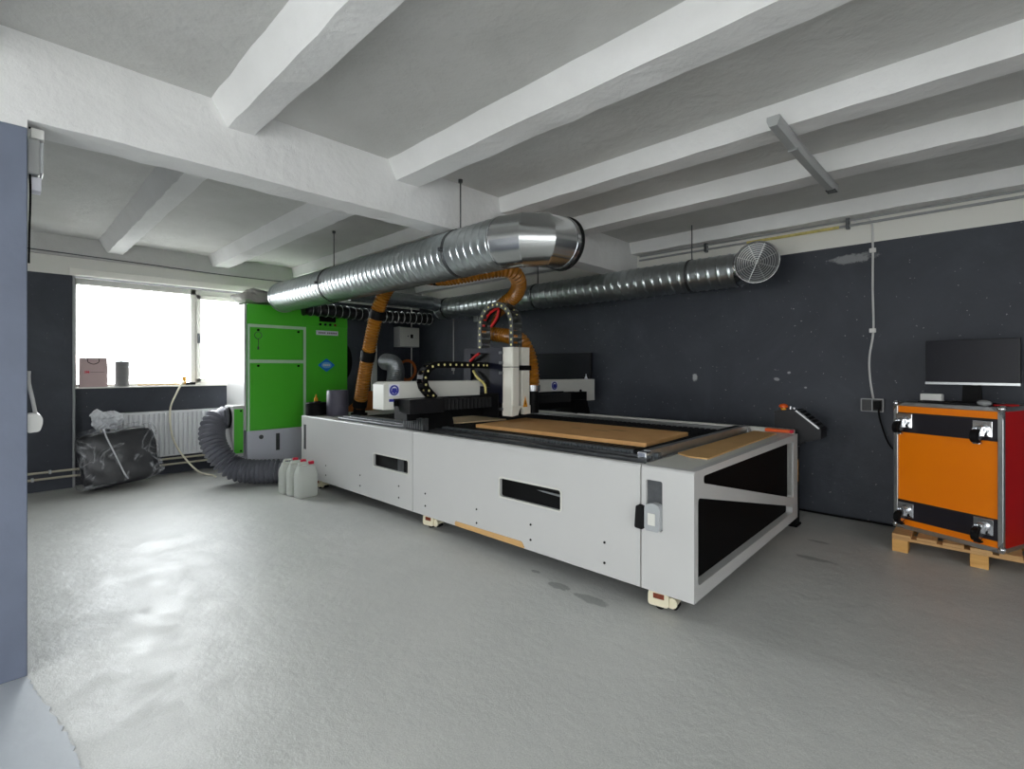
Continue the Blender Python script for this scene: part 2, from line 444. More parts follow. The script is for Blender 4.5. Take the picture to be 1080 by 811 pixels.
# column, girder and ribs of the ceiling
struct(B().box(-3.70, -3.26, -1.3, .098, 0, 2.58, .004).obj('column', 'column'))
struct(B().box(-3.70, -3.26, -1.3, .098, 2.58, 2.62).obj('column_head', 'beam'))
def rough_beam(pts_profile, x0, x1, name):
    """concrete rib along X: profile in (y,z), slightly wavy arrises"""
    N = 40; rings = []
    for i in range(N+1):
        x = x0+(x1-x0)*i/N
        rings.append([V((x, y+random.uniform(-.004, .004), z+random.uniform(-.004, .004))) for (y, z) in pts_profile])
    return struct(B().rings(rings).obj(name, 'beam'))
gy = B(); N = 60; rings = []
for i in range(N+1):
    y = -1.3+(YW+1.3)*i/N
    rings.append([V((x+random.uniform(-.003, .003), y, z+random.uniform(-.003, .003))) for (x, z) in ((-3.485, ZC+.02), (-3.485, 2.62), (-3.26, 2.62), (-3.26, ZC+.02))])
struct(gy.rings(rings).obj('ceiling_girder', 'beam'))
for k, (a, b_, c, d) in enumerate(((.85, .95, 1.10, 1.13), (2.03, 2.11, 2.31, 2.34), (3.20, 3.23, 3.42, 3.45), (4.16, 4.21, 4.42, 4.45))):
    prof = ((a, ZC+.02), (b_, 2.88), (c, 2.88), (d, ZC+.02))
    rough_beam(prof, -3.28, XE, 'ceiling_beam')
    rough_beam(prof, XW+.08, -3.47, 'ceiling_beam')
rough_beam(((-.37, ZC+.02), (-.30, 2.88), (-.10, 2.88), (-.07, ZC+.02)), -3.28, XE, 'ceiling_beam')
rough_beam(((-1.57, ZC+.02), (-1.50, 2.88), (-1.30, 2.88), (-1.27, ZC+.02)), -3.28, XE, 'ceiling_beam')
rough_beam(((5.50, ZC+.02), (5.55, 2.88), (YW+.02, 2.88), (YW+.02, ZC+.02)), -3.28, XE, 'ceiling_beam')
rough_beam(((5.50, ZC+.02), (5.55, 2.88), (YW+.02, 2.88), (YW+.02, ZC+.02)), XW, -3.47, 'ceiling_beam')
# edge beam and white lintel over the window
struct(B().box(XW-.02, XW+.10, -1.3, YW, 2.79, ZC+.01, .006).obj('trim_2', 'ceil'))
struct(B().box(XW-.02, XW+.05, .60, 3.95, 2.575, 2.655, .004).obj('trim_3', 'cream'))

# windows -----------------------------------------------------------
def window(name, y0, y1, mull):
    w = struct(thing(name, '', 'window', (XW-.16, y0, 1.2)))
    del w['label']; del w['category']
    H = 1.36; W = y1-y0
    f = B(); f.box(-.05, .04, 0, W, 0, .045, .004).box(-.05, .04, 0, W, H-.075, H, .004)
    f.box(-.05, .04, 0, .035, 0, H, .004).box(-.05, .04, W-.04, W, 0, H, .004)
    for m_ in mull: f.box(-.05, .04, m_-.035, m_+.035, 0, H, .004)
    f.obj('window_frame', 'cream', w)
    edges = [0.035]+[e for m_ in mull for e in (m_-.035, m_+.035)]+[W-.04]
    for k in range(0, len(edges), 2):
        a, b_ = edges[k], edges[k+1]
        if k:
            s = B(); s.box(-.035, .06, a, a+.055, .045, H-.075, .005).box(-.035, .06, b_-.055, b_, .045, H-.075, .005)
            s.box(-.035, .06, a, b_, .045, .10, .005).box(-.035, .06, a, b_, H-.13, H-.075, .005)
            so = s.obj('sash', 'cream', w)
            h = B(); h.box(.06, .075, a+.010, a+.040, .60, .74, .004).cyl((.075, a+.025, .70), (.115, a+.025, .70), .011, 12).box(.105, .122, a+.015, a+.036, .61, .715, .005)
            h.obj('handle', 'steel', so)
        B().box(-.006, .006, a, b_, .045, H-.075).obj('pane', 'glass', w)
    return w
window('window_1', .645, 3.9, (1.28, 2.18))
struct(B().box(XW-.20, XW+.0, .645, 3.9, 1.195, 1.212, .003).obj('window_sill', 'cream'))
struct(B().box(XW-.015, XW+.012, .63, .655, 0, 2.57, .004).obj('trim_4', 'gcable'))

# ------------------------------------------------------------------ the CNC machine
TH = math.radians(1.0)
mc = thing('cnc_router', 'long white CNC router machine with gantry and spindle in the middle of the workshop', 'machine', (-1.185, 2.69, 0), TH)
RM = Matrix.Translation((-1.185, 2.69, 0)) @ Matrix.Rotation(TH, 4, 'Z')
RI = RM.inverted()
def Lm(x, y, z): return tuple(RI @ V((x, y, z)))
LX, WY, Z0, Z1 = -4.93, 2.22, .132, .868

def panel(x0, x1, holes, z1=Z1):
    b = B(); b.prism([(x0, Z0), (x1, Z0), (x1, z1-.012), (x0, z1-.012)], holes, (0, 0.022, 0), (1, 0, 0), (0, 0, 1), (0, -1, 0), .022)
    b.prism([(0, z1-.012), (0.006, z1-.004), (.014, z1), (.05, z1), (.05, z1-.03), (.022, z1-.03), (.022, z1-.012)], [], (x0, 0, 0), (0, 1, 0), (0, 0, 1), (1, 0, 0), x1-x0)
    return b
slot_a = rrect(-3.29, -2.70, .465, .588, .018); slot_b = rrect(-1.51, -.93, .472, .61, .02)
slot_c = rrect(-.292, -.188, .492, .786, .012); slot_d = rrect(-4.86, -4.80, .46, .76, .006)
screws = [(-4.3, .22), (-4.3, .33), (-3.55, .22), (-3.55, .33), (-2.85, .22), (-2.85, .33), (-2.44, .22), (-2.44, .33), (-1.77, .21), (-1.77, .32), (-1.2, .21), (-1.2, .32), (-.58, .21), (-.58, .34)]
p1 = panel(LX, -2.634, [slot_a]).obj('body_panel', 'white', mc)
p2 = panel(-2.626, -.330, [slot_b]).obj('body_panel', 'white', mc)
p3 = panel(-.322, 0, [slot_c]).obj('body_panel', 'white', mc)
for pp, lo, hi in ((p1, -9, -2.63), (p2, -2.63, 0)):
    for (x, z) in screws:
        if lo < x < hi: B().cyl((x, -.004, z), (x, .004, z), .008, 10).obj('screw', 'black', pp)
# trim rings round the slots, dark interior
for pp, sl in ((p1, (-3.29, -2.70, .465, .588)), (p2, (-1.51, -.93, .472, .61))):
    B().prism(rrect(sl[0]-.012, sl[1]+.012, sl[2]-.012, sl[3]+.012, .026), [rrect(*sl, .018)], (0, -.0005, 0), (1, 0, 0), (0, 0, 1), (0, -1, 0), .004).obj('slot_rim', 'offwhite', pp)
B().box(LX+.02, -.34, .028, .034, .16, .80).obj('inner_panel', 'black', mc)
B().cyl((-1.6, .05, .585), (-.8, .026, .56), .009, 10).obj('inner_rail', 'alu', p2)
B().box(-2.90, -2.80, .022, .0275, .46, .6).obj('inner_bracket', 'steel', p1)
B().box(slot_d[0][0]-.06, slot_d[0][0], -.0022, .004, .46, .76, .001).obj('slot_cover', 'steel', p1)
# latch recess of the end module
rc = B(); rc.box(-.30, -.18, .020, .03, .48, .80).obj('recess', 'steel', p3)
lk = B(); lk.prism(rpoly([(-.285, .495), (-.19, .495), (-.188, .645), (-.225, .66), (-.285, .645)], .02), [], (0, .014, 0), (1, 0, 0), (0, 0, 1), (0, -1, 0), .05)
lk.obj('lock_cover', 'clear', p3)
B().box(-.262, -.215, -.040, -.0355, .53, .60, .002).obj('lock_plate', 'offwhite', p3)
B().prism(rpoly([(-.345, .50), (-.29, .495), (-.29, .625), (-.335, .635)], .012), [], (0, -.001, 0), (1, 0, 0), (0, 0, 1), (0, -1, 0), .045).obj('lock_handle', 'rubber', p3)
# white end frame with two slanted openings and dark panels behind
ops = [rpoly([(.135, .785), (2.085, .325), (2.085, .815), (.135, .828)], .025), rpoly([(.055, .215), (2.05, .205), (2.05, .262), (.055, .715)], .03)]
fr = B().prism([(0.0225, Z0), (WY, Z0), (WY, Z1), (.0505, Z1), (.0505, Z1-.031), (.0225, Z1-.031)], ops, (-.05, 0, 0), (0, 1, 0), (0, 0, 1), (1, 0, 0), .05)
ef = fr.obj('end_frame', 'white', mc)
B().box(-.075, -.055, .05, WY-.02, .16, .84).obj('dark_panel', 'darkpanel', ef)
B().box(-.05, -.015, 2.085, 2.105, .30, .82).obj('corner_strip', 'offwhite', ef)
# top plate of the end module, left end plate, back panel, underside frame
B().prism(rrect(-.325, -.0505, 0.0505, WY, .002), [], (0, 0, Z1-.02), (1, 0, 0), (0, 1, 0), (0, 0, 1), .02).obj('top_plate', 'offwhite', mc)
B().box(LX, LX+.03, 0.02, WY, Z0, Z1, .006).obj('end_plate', 'white', mc)
B().box(LX, 0, WY-.02, WY, Z0, Z1-.02).obj('back_panel', 'white', mc)
ub = B()
for y in (.06, 1.1, 2.1): ub.box(LX+.05, -.08, y, y+.08, Z0-.012, .30)
for x in (LX+.06, -3.6, -2.6, -1.3, -.16): ub.box(x, x+.08, .06, 2.16, Z0-.010, .28)
ub.obj('chassis', 'black', mc)
# bed: dark slatted bed, front ledge, rails and racks
bd = B().box(LX+.05, -.36, .05, 2.2, .70, .838); bd.box(-4.2, -.50, .32, 1.95, .838, .872)
for k in range(66): bd.box(-4.15+.055*k, -4.15+.055*k+.03, .34, 1.93, .872, .884)
B().box(LX+.03, LX+.71, .05, WY-.02, .838, Z1, .003).obj('top_plate', 'offwhite', mc)
for y0, y1 in ((.135, .165), (.235, .30), (.38, .42)): B().box(LX+.48, LX+.71, y0, y1, Z1, Z1+.0015).obj('dark_groove', 'black', mc)
bdo = bd.obj('bed', 'bed', mc)
rl = B(); rl.box(LX+.72, -.34, .098, .15, .838, .884, .005).box(LX+.72, -.34, .16, .18, .838, .895, .003)
rl.obj('guide_rail', 'steel', bdo)
gr = B(); gr.box(LX+.72, -.34, .25, .30, .838, .90)
for k in range(127): gr.box(LX+.75+.03*k, LX+.762+.03*k, .235, .25, .85, .898)
gr.obj('gear_rack', 'rack', bdo)
B().box(-4.1, -.36, 2.06, 2.11, .838, .895, .005).obj('guide_rail', 'alu', bdo)
B().box(LX+.2, -.02, WY-.055, WY, .85, .907, .008).obj('back_ledge', 'offwhite', mc)
cb = B(); cb.box(-.415, -.37, .20, 2.10, .838, .925, .004).box(-.445, -.43, .20, 2.10, .838, .90, .003).box(-.36, -.335, .10, 2.12, .838, .868)
cb.obj('cross_rail', 'alu', bdo)
B().box(-.49, -.45, .20, 2.10, .838, .915, .003).obj('cross_rail', 'black', bdo)
B().box(-.42, -.36, .13, .20, .838, .92, .006).obj('rail_clamp', 'chrome', bdo)
lg = B()
for (y0, y1, z) in ((.36, .40, .885), (.45, .47, .88), (.60, .66, .882)): lg.box(LX+.72, -3.0, y0, y1, .838, z, .003)
lg.obj('guide_rail', 'pipe', bdo)
# wooden kick strip at the lower edge
B().prism(rpoly([(-2.03, .135), (-1.255, .135), (-1.285, .178), (-2.03, .172)], .012), [], (0, .0, 0), (1, 0, 0), (0, 0, 1), (0, -1, 0), .006).obj('kick_strip', 'card', mc)
# castors
def castor(x, y, rot, parent):
    T = Matrix.Translation((x, y, 0)) @ Matrix.Rotation(rot, 4, 'Z')
    b = B(); b.prism(rpoly([(-.062, .03), (.062, .03), (.062, .12), (.03, .134), (-.05, .134), (-.062, .10)], .02), [], (0, -.055, 0), (1, 0, 0), (0, 0, 1), (0, 1, 0), .03)
    b.prism(rpoly([(-.062, .03), (.062, .03), (.062, .12), (.03, .134), (-.05, .134), (-.062, .10)], .02), [], (0, .025, 0), (1, 0, 0), (0, 0, 1), (0, 1, 0), .03)
    b.box(-.05, .05, -.05, .05, .095, .132, .008).cyl((.075, -.04, .06), (.075, .04, .06), .032, 16)
    c = b.xf(T).obj('castor', 'cream2', parent)
    w = B().cyl((0, -.024, .036), (0, .024, .036), .036, 22).cyl((.09, -.03, .04), (.09, .03, .04), .02, 16).xf(T).obj('wheel', 'rubber', c)
    B().box(-.03, .035, -.058, -.0545, .075, .105).xf(T).obj('adjusting_wheel', 'rustbrown', c)
M['rustbrown'] = mat('rust_brown_knob', (120, 50, 20), 0.5, var=0.3, vscale=40)
for (x, y) in ((-.245, .10), (-2.47, .10), (-4.62, .10), (-.21, 2.0), (-2.47, 2.0), (-4.62, 2.0)): castor(x, y, 0.15, mc)

# gantry frame: u along the beam, v towards the room, z up
GW = Matrix.Translation((-3.88, 2.38, 0)) @ Matrix.Rotation(math.radians(-3.9), 4, 'Z')
GL = RI @ GW @ Matrix(((0, 1, 0, 0), (1, 0, 0, 0), (0, 0, 1, 0), (0, 0, 0, 1)))   # (u,v,z) -> local
def G(b): return b.xf(GL)
cv = B(); U1 = 2.98
cv.prism([(0, 1.075), (.10, 1.075), (.10, 1.17), (2.62, 1.16), (2.62, 1.035), (U1, 1.035), (U1, 1.305), (.045, 1.325), (0, 1.30)], [], (0, 0, 0), (1, 0, 0), (0, 0, 1), (0, -1, 0), .20)
gc = G(cv).obj('gantry_cover', 'offwhite', mc)
G(B().box(U1, U1+.012, -.19, -.01, 1.04, 1.30, .004)).obj('end_cap', 'alu', gc)
G(B().cyl((2.70, -.002, 1.16), (2.70, .004, 1.16), .022, 16)).obj('socket', 'black', gc)
G(B().cyl((2.93, -.10, 1.30), (2.93, -.10, 1.345), .028, 12, .008).cyl((2.93, -.10, 1.345), (2.93, -.10, 1.37), .006, 8)).obj('nozzle', 'signw', gc)
gb = B(); gb.box(.20, 2.75, -.17, .06, .97, 1.155).box(.10, 2.6, -.17, -.02, 1.10, 1.165)
gbm = G(gb).obj('gantry_beam', 'black', mc)
for u0, u1 in ((.34, .66), (2.45, 2.7)):
    G(B().prism([(-.2, .87), (.16, .87), (.10, 1.06), (-.17, 1.06)], [], (u0, 0, 0), (0, 1, 0), (0, 0, 1), (1, 0, 0), u1-u0)).obj('gantry_foot', 'black', gbm)
hb = B()
for k in range(9): hb.box(.30+.0, .335, -.18+.04*k, -.155+.04*k, .885, .985)
hb.box(.33, .36, -.19, .17, .88, .99)
G(hb).obj('heat_sink', 'steel', gbm)
# end box and bellows in front of the beam
bx = B(); bx.box(.15, .52, .0, .19, 1.04, 1.168, .003).box(.10, 2.35, .0, .03, 1.155, 1.172)
G(bx).obj('bellows_box', 'plasticb', gbm)
for u0, u1 in ((.52, 1.18), (1.38, 2.30)):
    be = B(); n = int((u1-u0)/.022); prof = []
    for k in range(n+1): prof.append((u0+(u1-u0)*k/n, .19 if k % 2 else .165))
    be.prism(prof+[(u1, .03), (u0, .03)], [], (0, 0, 1.055), (1, 0, 0), (0, 1, 0), (0, 0, 1), .10)
    G(be).obj('bellows', 'rubber', gbm)
# safety signs: blue disc with a face wearing goggles
def sign(u, z, r):
    b = B(); b.box(u-r*1.15, u+r*1.15, .0005, .002, z-r*1.15, z+r*1.15)
    b.mi = 1; b.cyl((u, .002, z), (u, .0035, z), r, 32)
    b.mi = 0; b.prism([(u+r*.62*math.cos(a), z+r*.7*math.sin(a)) for a in [2*PI*i/24 for i in range(24)]], [], (0, .0035, 0), (1, 0, 0), (0, 0, 1), (0, 1, 0), .0012)
    b.mi = 1; b.prism(rpoly([(u-r*.6, z-.02), (u+r*.6, z-.02), (u+r*.5, z+.02), (u-r*.5, z+.02)], .01), [], (0, .0047, 0), (1, 0, 0), (0, 0, 1), (0, 1, 0), .001)
    b.prism([(u+r*.3*math.cos(a), z-r*.48+r*.16*math.sin(a)) for a in [2*PI*i/16 for i in range(16)]], [], (0, .0047, 0), (1, 0, 0), (0, 0, 1), (0, 1, 0), .001)
    return b
G(sign(.105, 1.248, .047)).obj('safety_sign', ['signw', 'blue'], gc)
G(sign(2.22, 1.238, .047)).obj('safety_sign', ['signw', 'blue'], gc)
G(B().box(.055, .105, .0005, .002, 1.145, 1.17)).obj('sign_strip', 'blue', gc)

# drag chains: links along a path with pale pins
def drag_chain(path, side, half, hw, link=.052):
    b = B(); P = smooth_path(path, link)
    side = V(side).normalized()
    for i in range(len(P)-1):
        p, q = P[i], P[i+1]; t = (q-p).normalized(); nn = t.cross(side).normalized(); c = (p+q)/2; L = (q-p).length*.56
        for sg in (-1, 1):
            m = Matrix((( t.x, side.x, nn.x, c.x+side.x*sg*half), (t.y, side.y, nn.y, c.y+side.y*sg*half), (t.z, side.z, nn.z, c.z+side.z*sg*half), (0, 0, 0, 1)))
            b.mi = 0; b.box(-L, L, -.004, .004, -hw, hw, mtx=m)
            b.mi = 1; cc = c+side*sg*half; b.cyl(cc-side*.0055, cc+side*.0055, .0115, 8)
        m = Matrix(((t.x, side.x, nn.x, c.x), (t.y, side.y, nn.y, c.y), (t.z, side.z, nn.z, c.z), (0, 0, 0, 1)))
        b.mi = 0
        for sg in (-1, 1): b.box(-L*.5, L*.5, -half, half, sg*hw*.9-.003, sg*hw*.9+.003, mtx=m)
    return b
cz, R1 = 1.335, .145
pth = [(.47, .07, cz-R1-.02)]+[(.50-R1*math.sin(a), .07, cz-R1*math.cos(a)) for a in [PI*i/8 for i in range(1, 9)]]+[(.75, .07, cz+R1), (1.10, .07, cz+R1-.004)]
ch = G(drag_chain(pth, (0, 1, 0), .045, .031, .068)).obj('drag_chain', ['black', 'dot'], gc)
inn = [(.52-(R1-.01)*math.sin(a), .05, cz-(R1-.012)*math.cos(a)) for a in [PI*i/8 for i in range(9)]]
G(B().sweep(smooth_path(inn, .03), .014, 8)).obj('cable', 'redw', ch)
G(B().sweep(smooth_path([(p[0], .085, p[2]) for p in inn], .03), .010, 8)).obj('cable', 'cable', ch)

# carriage, Z plate, spindle head (world coordinates)
def Wl(b): return b.xf(RI)
cp = B().prism([(-4.06, 1.19), (-3.48, 1.10), (-3.48, 1.655), (-4.06, 1.655)], [[(-3.95, 1.27), (-3.66, 1.25), (-3.66, 1.60), (-3.95, 1.60)]], (0, 3.47, 0), (1, 0, 0), (0, 0, 1), (0, 1, 0), .02)
cpo = Wl(cp).obj('carriage_plate', 'navy', mc)
cr = B().box(-3.76, -3.49, 3.49, 3.74, .985, 1.62, .006).box(-3.80, -3.52, 3.46, 3.52, .96, 1.2, .004).box(-4.05, -3.62, 3.49, 3.70, 1.33, 1.64, .004)
Wl(cr).obj('carriage', 'black', mc)
wr = B(); wr.sweep(smooth_path([(-3.90, 3.46, 1.42), (-3.82, 3.45, 1.35), (-3.72, 3.455, 1.28), (-3.70, 3.455, 1.19)], .02), .013, 8)
Wl(wr).obj('cable', 'rust', cpo)
wr = B(); wr.sweep(smooth_path([(-3.95, 3.462, 1.52), (-3.86, 3.45, 1.57), (-3.80, 3.46, 1.60)], .02), .013, 8)
Wl(wr).obj('cable', 'redw', cpo)
for zz in (1.60, 1.50, 1.40, 1.04):
    Wl(B().box(-3.52, -3.475, 3.462, 3.482, zz-.014, zz+.014, .003)).obj('hinge', 'steel', cpo)
hx0, hx1, hy0, hy1 = -3.485, -3.35, 3.48, 3.745
def head_shell(z0, z1, arch):
    """white cover with a slot down its face, chamfered corner"""
    b = B(); a = 3.575; c = 3.625
    b.prism([(hx0, hy0), (hx1-.012, hy0), (hx1, hy0+.012), (hx1, a), (hx1-.055, a), (hx1-.055, c), (hx1, c), (hx1, hy1-.015), (hx1-.015, hy1), (hx0, hy1)], [], (0, 0, z0), (1, 0, 0), (0, 1, 0), (0, 0, 1), z1-z0)
    return b
h1 = Wl(head_shell(1.462, 1.655, 0)).obj('spindle_head', 'headw', mc)
h2 = Wl(head_shell(1.075, 1.455, 0)).obj('spindle_head', 'headw', mc)
lo = B().prism([(hy0, .975), (3.565, .985), (3.585, 1.035), (3.61, 1.06), (3.635, 1.035), (3.655, .985), (hy1, .99), (hy1, 1.073), (hy0, 1.073)], [], (hx0, 0, 0), (0, 1, 0), (0, 0, 1), (1, 0, 0), hx1-hx0)
Wl(lo).obj('head_skirt', 'headw', h2)
Wl(B().cyl((hx1-.03, 3.60, .975), (hx1-.03, 3.60, 1.06), .022, 14).box(hx0-.02, hx1-.045, 3.585, 3.65, .98, 1.09)).obj('spindle_nose', 'black', h2)
Wl(B().box(hx1-.004, hx1+.004, hy0+.10, hy1+.012, 1.425, 1.475, .002)).obj('stripe', 'black', h2)
Wl(B().cyl((hx1-.048, 3.60, 1.09), (hx1-.048, 3.60, 1.65), .014, 12)).obj('guide_rod', 'steel', h2)
wt = B().prism([(3.635, 1.06), (3.70, 1.06), (3.667, 1.17)], [], (hx1+.0005, 0, 0), (0, 1, 0), (0, 0, 1), (1, 0, 0), .0015)
wt.mi = 1; wt.prism([(3.660, 1.085), (3.674, 1.085), (3.668, 1.13)], [], (hx1+.002, 0, 0), (0, 1, 0), (0, 0, 1), (1, 0, 0), .001)
Wl(wt).obj('warning_triangle', ['amber', 'black'], h2)
R2, cx2, zt = .228, -3.60, 1.875
pth = [(cx2-R2, 3.55, 1.63), (cx2-R2, 3.55, 1.75)]+[(cx2-R2*math.cos(a), 3.55, zt+R2*math.sin(a)*.95) for a in [PI*i/8 for i in range(9)]]+[(cx2+R2, 3.55, 1.75), (cx2+R2, 3.55, 1.66)]
ch2 = Wl(drag_chain(pth, (0, -1, 0), .06, .027, .066)).obj('drag_chain', ['greychain', 'dot'], mc) if False else None
M['greychain'] = mat('grey_black_chain', (62, 64, 62), 0.45, var=0.1)
ch2 = Wl(drag_chain(pth, (0, -1, 0), .06, .027, .066)).obj('drag_chain', ['greychain', 'dot'], mc)
for dx, m_ in ((.0, 'redw'), (.02, 'black')):
    Wl(B().sweep(smooth_path([(cx2-(R2-dx*.5)*math.cos(a), 3.54+dx, zt-.02+(R2-.03)*math.sin(a)) for a in [PI*(i-.0)/8 for i in range(0, 5)]]+[(cx2-.02, 3.53+dx, zt+.08), (cx2-.10, 3.53+dx, zt+.0)], .03), .014, 8)).obj('cable', m_, ch2)

# sheets lying on the bed
tag(B().prism([(-3.50, 3.14), (-1.75, 3.185), (-1.80, 3.97), (-3.58, 3.93)], [], (0, 0, .887), (1, 0, 0), (0, 1, 0), (0, 0, 1), .030).obj('wooden_board', 'board', loc=(-2.65, 3.55, .887)),
    'large orange-tan wooden board lying on the machine bed under the spindle', 'board')
# dark engraved marks of the board
tag(B().prism([(-1.518, 3.19), (-1.40, 3.11), (-1.285, 3.125), (-1.31, 3.7), (-1.325, 4.3), (-1.345, 4.74), (-1.552, 4.80), (-1.543, 4.2), (-1.528, 3.6)], [], (0, 0, .8685), (1, 0, 0), (0, 1, 0), (0, 0, 1), .009).obj('cardboard_sheet', 'card', loc=(-1.45, 3.9, .8685)),
    'long brown cardboard sheet with torn edges lying on the white end of the machine', 'cardboard')
tag(B().prism([(-4.75, 3.14), (-3.80, 3.14), (-3.70, 3.75), (-4.75, 3.75)], [], (0, 0, .897), (1, 0, 0), (0, 1, 0), (0, 0, 1), .012).obj('wooden_sheet', 'ply', loc=(-4.2, 3.4, .897)),
    'pale wooden sheet on the bed below the gantry beam', 'board')
ob = B(); ob.box(-1.47, -1.25, 4.80, 4.855, .908, .93, .006) if False else ob.box(-1.46, -1.255, 4.79, 4.85, .8785, .908, .008)
ob.mi = 1; ob.box(-1.256, -1.235, 4.79, 4.85, .8785, .908, .006)
tag(ob.obj('utility_knife', ['orangep', 'redcap']), 'small orange plastic bar lying at the far corner of the machine end', 'tool')
# tin and roll on the left end of the machine
t = thing('black_tin', 'squat black tin standing on the left end of the white machine', 'tin', (-5.98, 2.73, Z1+.001))
B().lathe((0, 0, 0), [(.12, 0), (.125, .005), (.125, .14), (.128, .145), (.125, .155), (.115, .157)], 32).obj('body', 'black', t, True)
bl = B().prism(rpoly([(-.05, -.02), (.07, -.05), (.09, .02), (-.02, .06)], .02), [], (0, 0, .1575), (1, 0, 0), (0, 1, 0), (0, 0, 1), .012)
bl.obj('rag', 'rubber', t)
tag(B().lathe((-5.99, 2.73, Z1+.171), [(.018, 0), (.022, .01), (.02, .04), (.008, .05), (.005, .085)], 14).obj('yellow_bottle', 'amber', None, True), 'small amber bottle standing on the squat black tin', 'bottle')
t = thing('foil_roll', 'upright violet-grey roll beside the black tin on the machine', 'roll', (-5.775, 2.90, Z1+.001))
B().lathe((0, 0, 0), [(.125, 0), (.128, .004), (.128, .125), (.130, .127), (.126, .30), (.122, .308), (.05, .308), (.05, .29)], 36).obj('roll', 'roll', t, True)

# ------------------------------------------------------------------ control console at the far corner
t = thing('control_console', 'black control console with slanted keypad and red emergency button at the machine corner', 'console', (-1.25, 5.06, 0))
ox = 1.25
prof = [(-1.43+ox, 1.055), (-1.255+ox, 1.075), (-1.06+ox, .915), (-1.06+ox, .83), (-1.19+ox, .79), (-1.30+ox, .70), (-1.43+ox, .70)]
bo = B().prism(prof, [], (0, -.09, 0), (1, 0, 0), (0, 0, 1), (0, 1, 0), .22).obj('housing', 'plasticb', t)
sl = V((.195, 0, -.16)).normalized(); nr = V((.16, 0, .195)).normalized()
kp = B(); kp.prism([(-.085, .02), (.10, .02), (.10, .235), (-.085, .235)], [], V((-.005, 0, 1.075))+nr*.002, (0, 1, 0), sl, nr, .004)
kp.obj('keypad', 'steel', bo)
kk = B()
for i in range(4):
    for j in range(5):
        c = V((-.005, -.06+.045*i, 1.075))+sl*(.045+.04*j)+nr*.006
        kk.prism([(-.013, -.012), (.013, -.012), (.013, .012), (-.013, .012)], [], c, (0, 1, 0), sl, nr, .006)
kk.obj('keys', 'rubber', bo)
B().box(-.01, .185, -.094, -.0905, .0, .0).obj('x', 'alu', bo) if False else None
ee = B(); ee.prism([(0, 0), (.235, 0), (.235, .012), (0, .012)], [], V((.0, -.0915, 1.072)), sl, -nr, (0, -1, 0), .003)
ee.obj('edge_strip', 'alu', bo)
eb = B(); eb.cyl((-.12, -.03, 1.064), (-.12, -.03, 1.082), .022, 16)
ebo = eb.obj('button_collar', 'amber', bo)
B().lathe((-.12, -.03, 1.082), [(.026, 0), (.038, .006), (.038, .022), (.025, .034), (.005, .038)], 20).obj('emergency_button', 'orangep', ebo, True)
B().cyl((-.06, -.04, 1.07), (-.06, -.04, 1.10), .014, 12).cyl((-.03, -.04, 1.072), (-.03, -.04, 1.09), .012, 12).obj('switch', 'chrome', bo)
B().box(-.14, -.02, -.02, .10, .02, .72, .004).box(-.16, -.01, -.03, .12, 0, .02, .004).obj('post', 'black', t)
B().box(-.06, .0, -.03, -.0205, .42, .62, .003).obj('wooden_pad', 'pine', t)

# ------------------------------------------------------------------ ducts
t = thing('spiral_duct', 'big galvanised spiral duct with smooth elbow hung above the machine front', 'duct', (-4.7, 2.63, 2.385))
D0 = V((-4.7, 2.63, 2.41)); RD = .19
XS = -2.60
b = spiral_tube(B(), V((-6.74, 2.63, 2.41))-D0, V((XS, 2.63, 2.41))-D0, RD, .08, .0055, 44, 12)
dp = b.obj('duct_pipe', 'galv', t, True)
for x in (-5.32, -3.12):
    bb = B(); bb.lathe(V((x, 2.63, 2.41))-D0, [(RD+.002, -.016), (RD+.008, -.016), (RD+.008, .016), (RD+.002, .016)], 40, 'x'); bb.box(x+4.7-.015, x+4.7+.015, -.225, -.19, -.015, .015, .003)
    bb.obj('clamp_band', 'steel', dp)
B().lathe(V((-6.74, 2.63, 2.41))-D0, [(RD-.004, 0), (RD+.012, 0), (RD+.012, .03), (RD-.004, .03)], 40, 'x').obj('collar', 'galv', dp)
# two strap pieces hanging from the underside
RB = .275; C0 = V((XS, 2.63+RB, 2.41))-D0
def gore_ring(th, sc=1.0, r=RD+.003):
    """ring on the radial plane of the bend at angle th from the start"""
    d = V((math.sin(th), -math.cos(th), 0)); ring = []
    for j in range(40):
        a = 2*PI*j/40; ring.append(C0+d*(RB+r*math.cos(a)*sc)+V((0, 0, r*math.sin(a))))
    return ring
eb = B(); angs = [0, 32, 64, 90]
for a0, a1 in zip(angs, angs[1:]): eb.rings([gore_ring(math.radians(a), 1.0 if a in (0, 90) else 1.035) for a in (a0, a1)], False)
eo = eb.obj('elbow', 'galvs', t, True)
sm = B()
for a in angs:
    rr = gore_ring(math.radians(a), 1.0, RD+.006); n_ = V((math.cos(math.radians(a)), math.sin(math.radians(a)), 0))
    sm.rings([[p-n_*.006 for p in rr], [p+n_*.006 for p in rr]], False)
    ri = gore_ring(math.radians(a), 1.0, RD-.002)
    sm.rings([[p-n_*.006 for p in rr], [p-n_*.006 for p in ri]], False); sm.rings([[p+n_*.006 for p in rr], [p+n_*.006 for p in ri]], False)
sm.obj('seam', 'chrome', eo, True)
em = B(); rr = gore_ring(PI/2, 1, RD+.004); em.rings([rr, [p+V((0, .055, 0)) for p in rr]], True)
em.obj('end_sleeve', 'galvs', eo, True)
rr = gore_ring(PI/2, 1, RD+.012)
em = B(); em.rings([[p+V((0, .045, 0)) for p in rr], [p+V((0, .066, 0)) for p in rr]], True); em.obj('end_rim', 'black', eo, True)
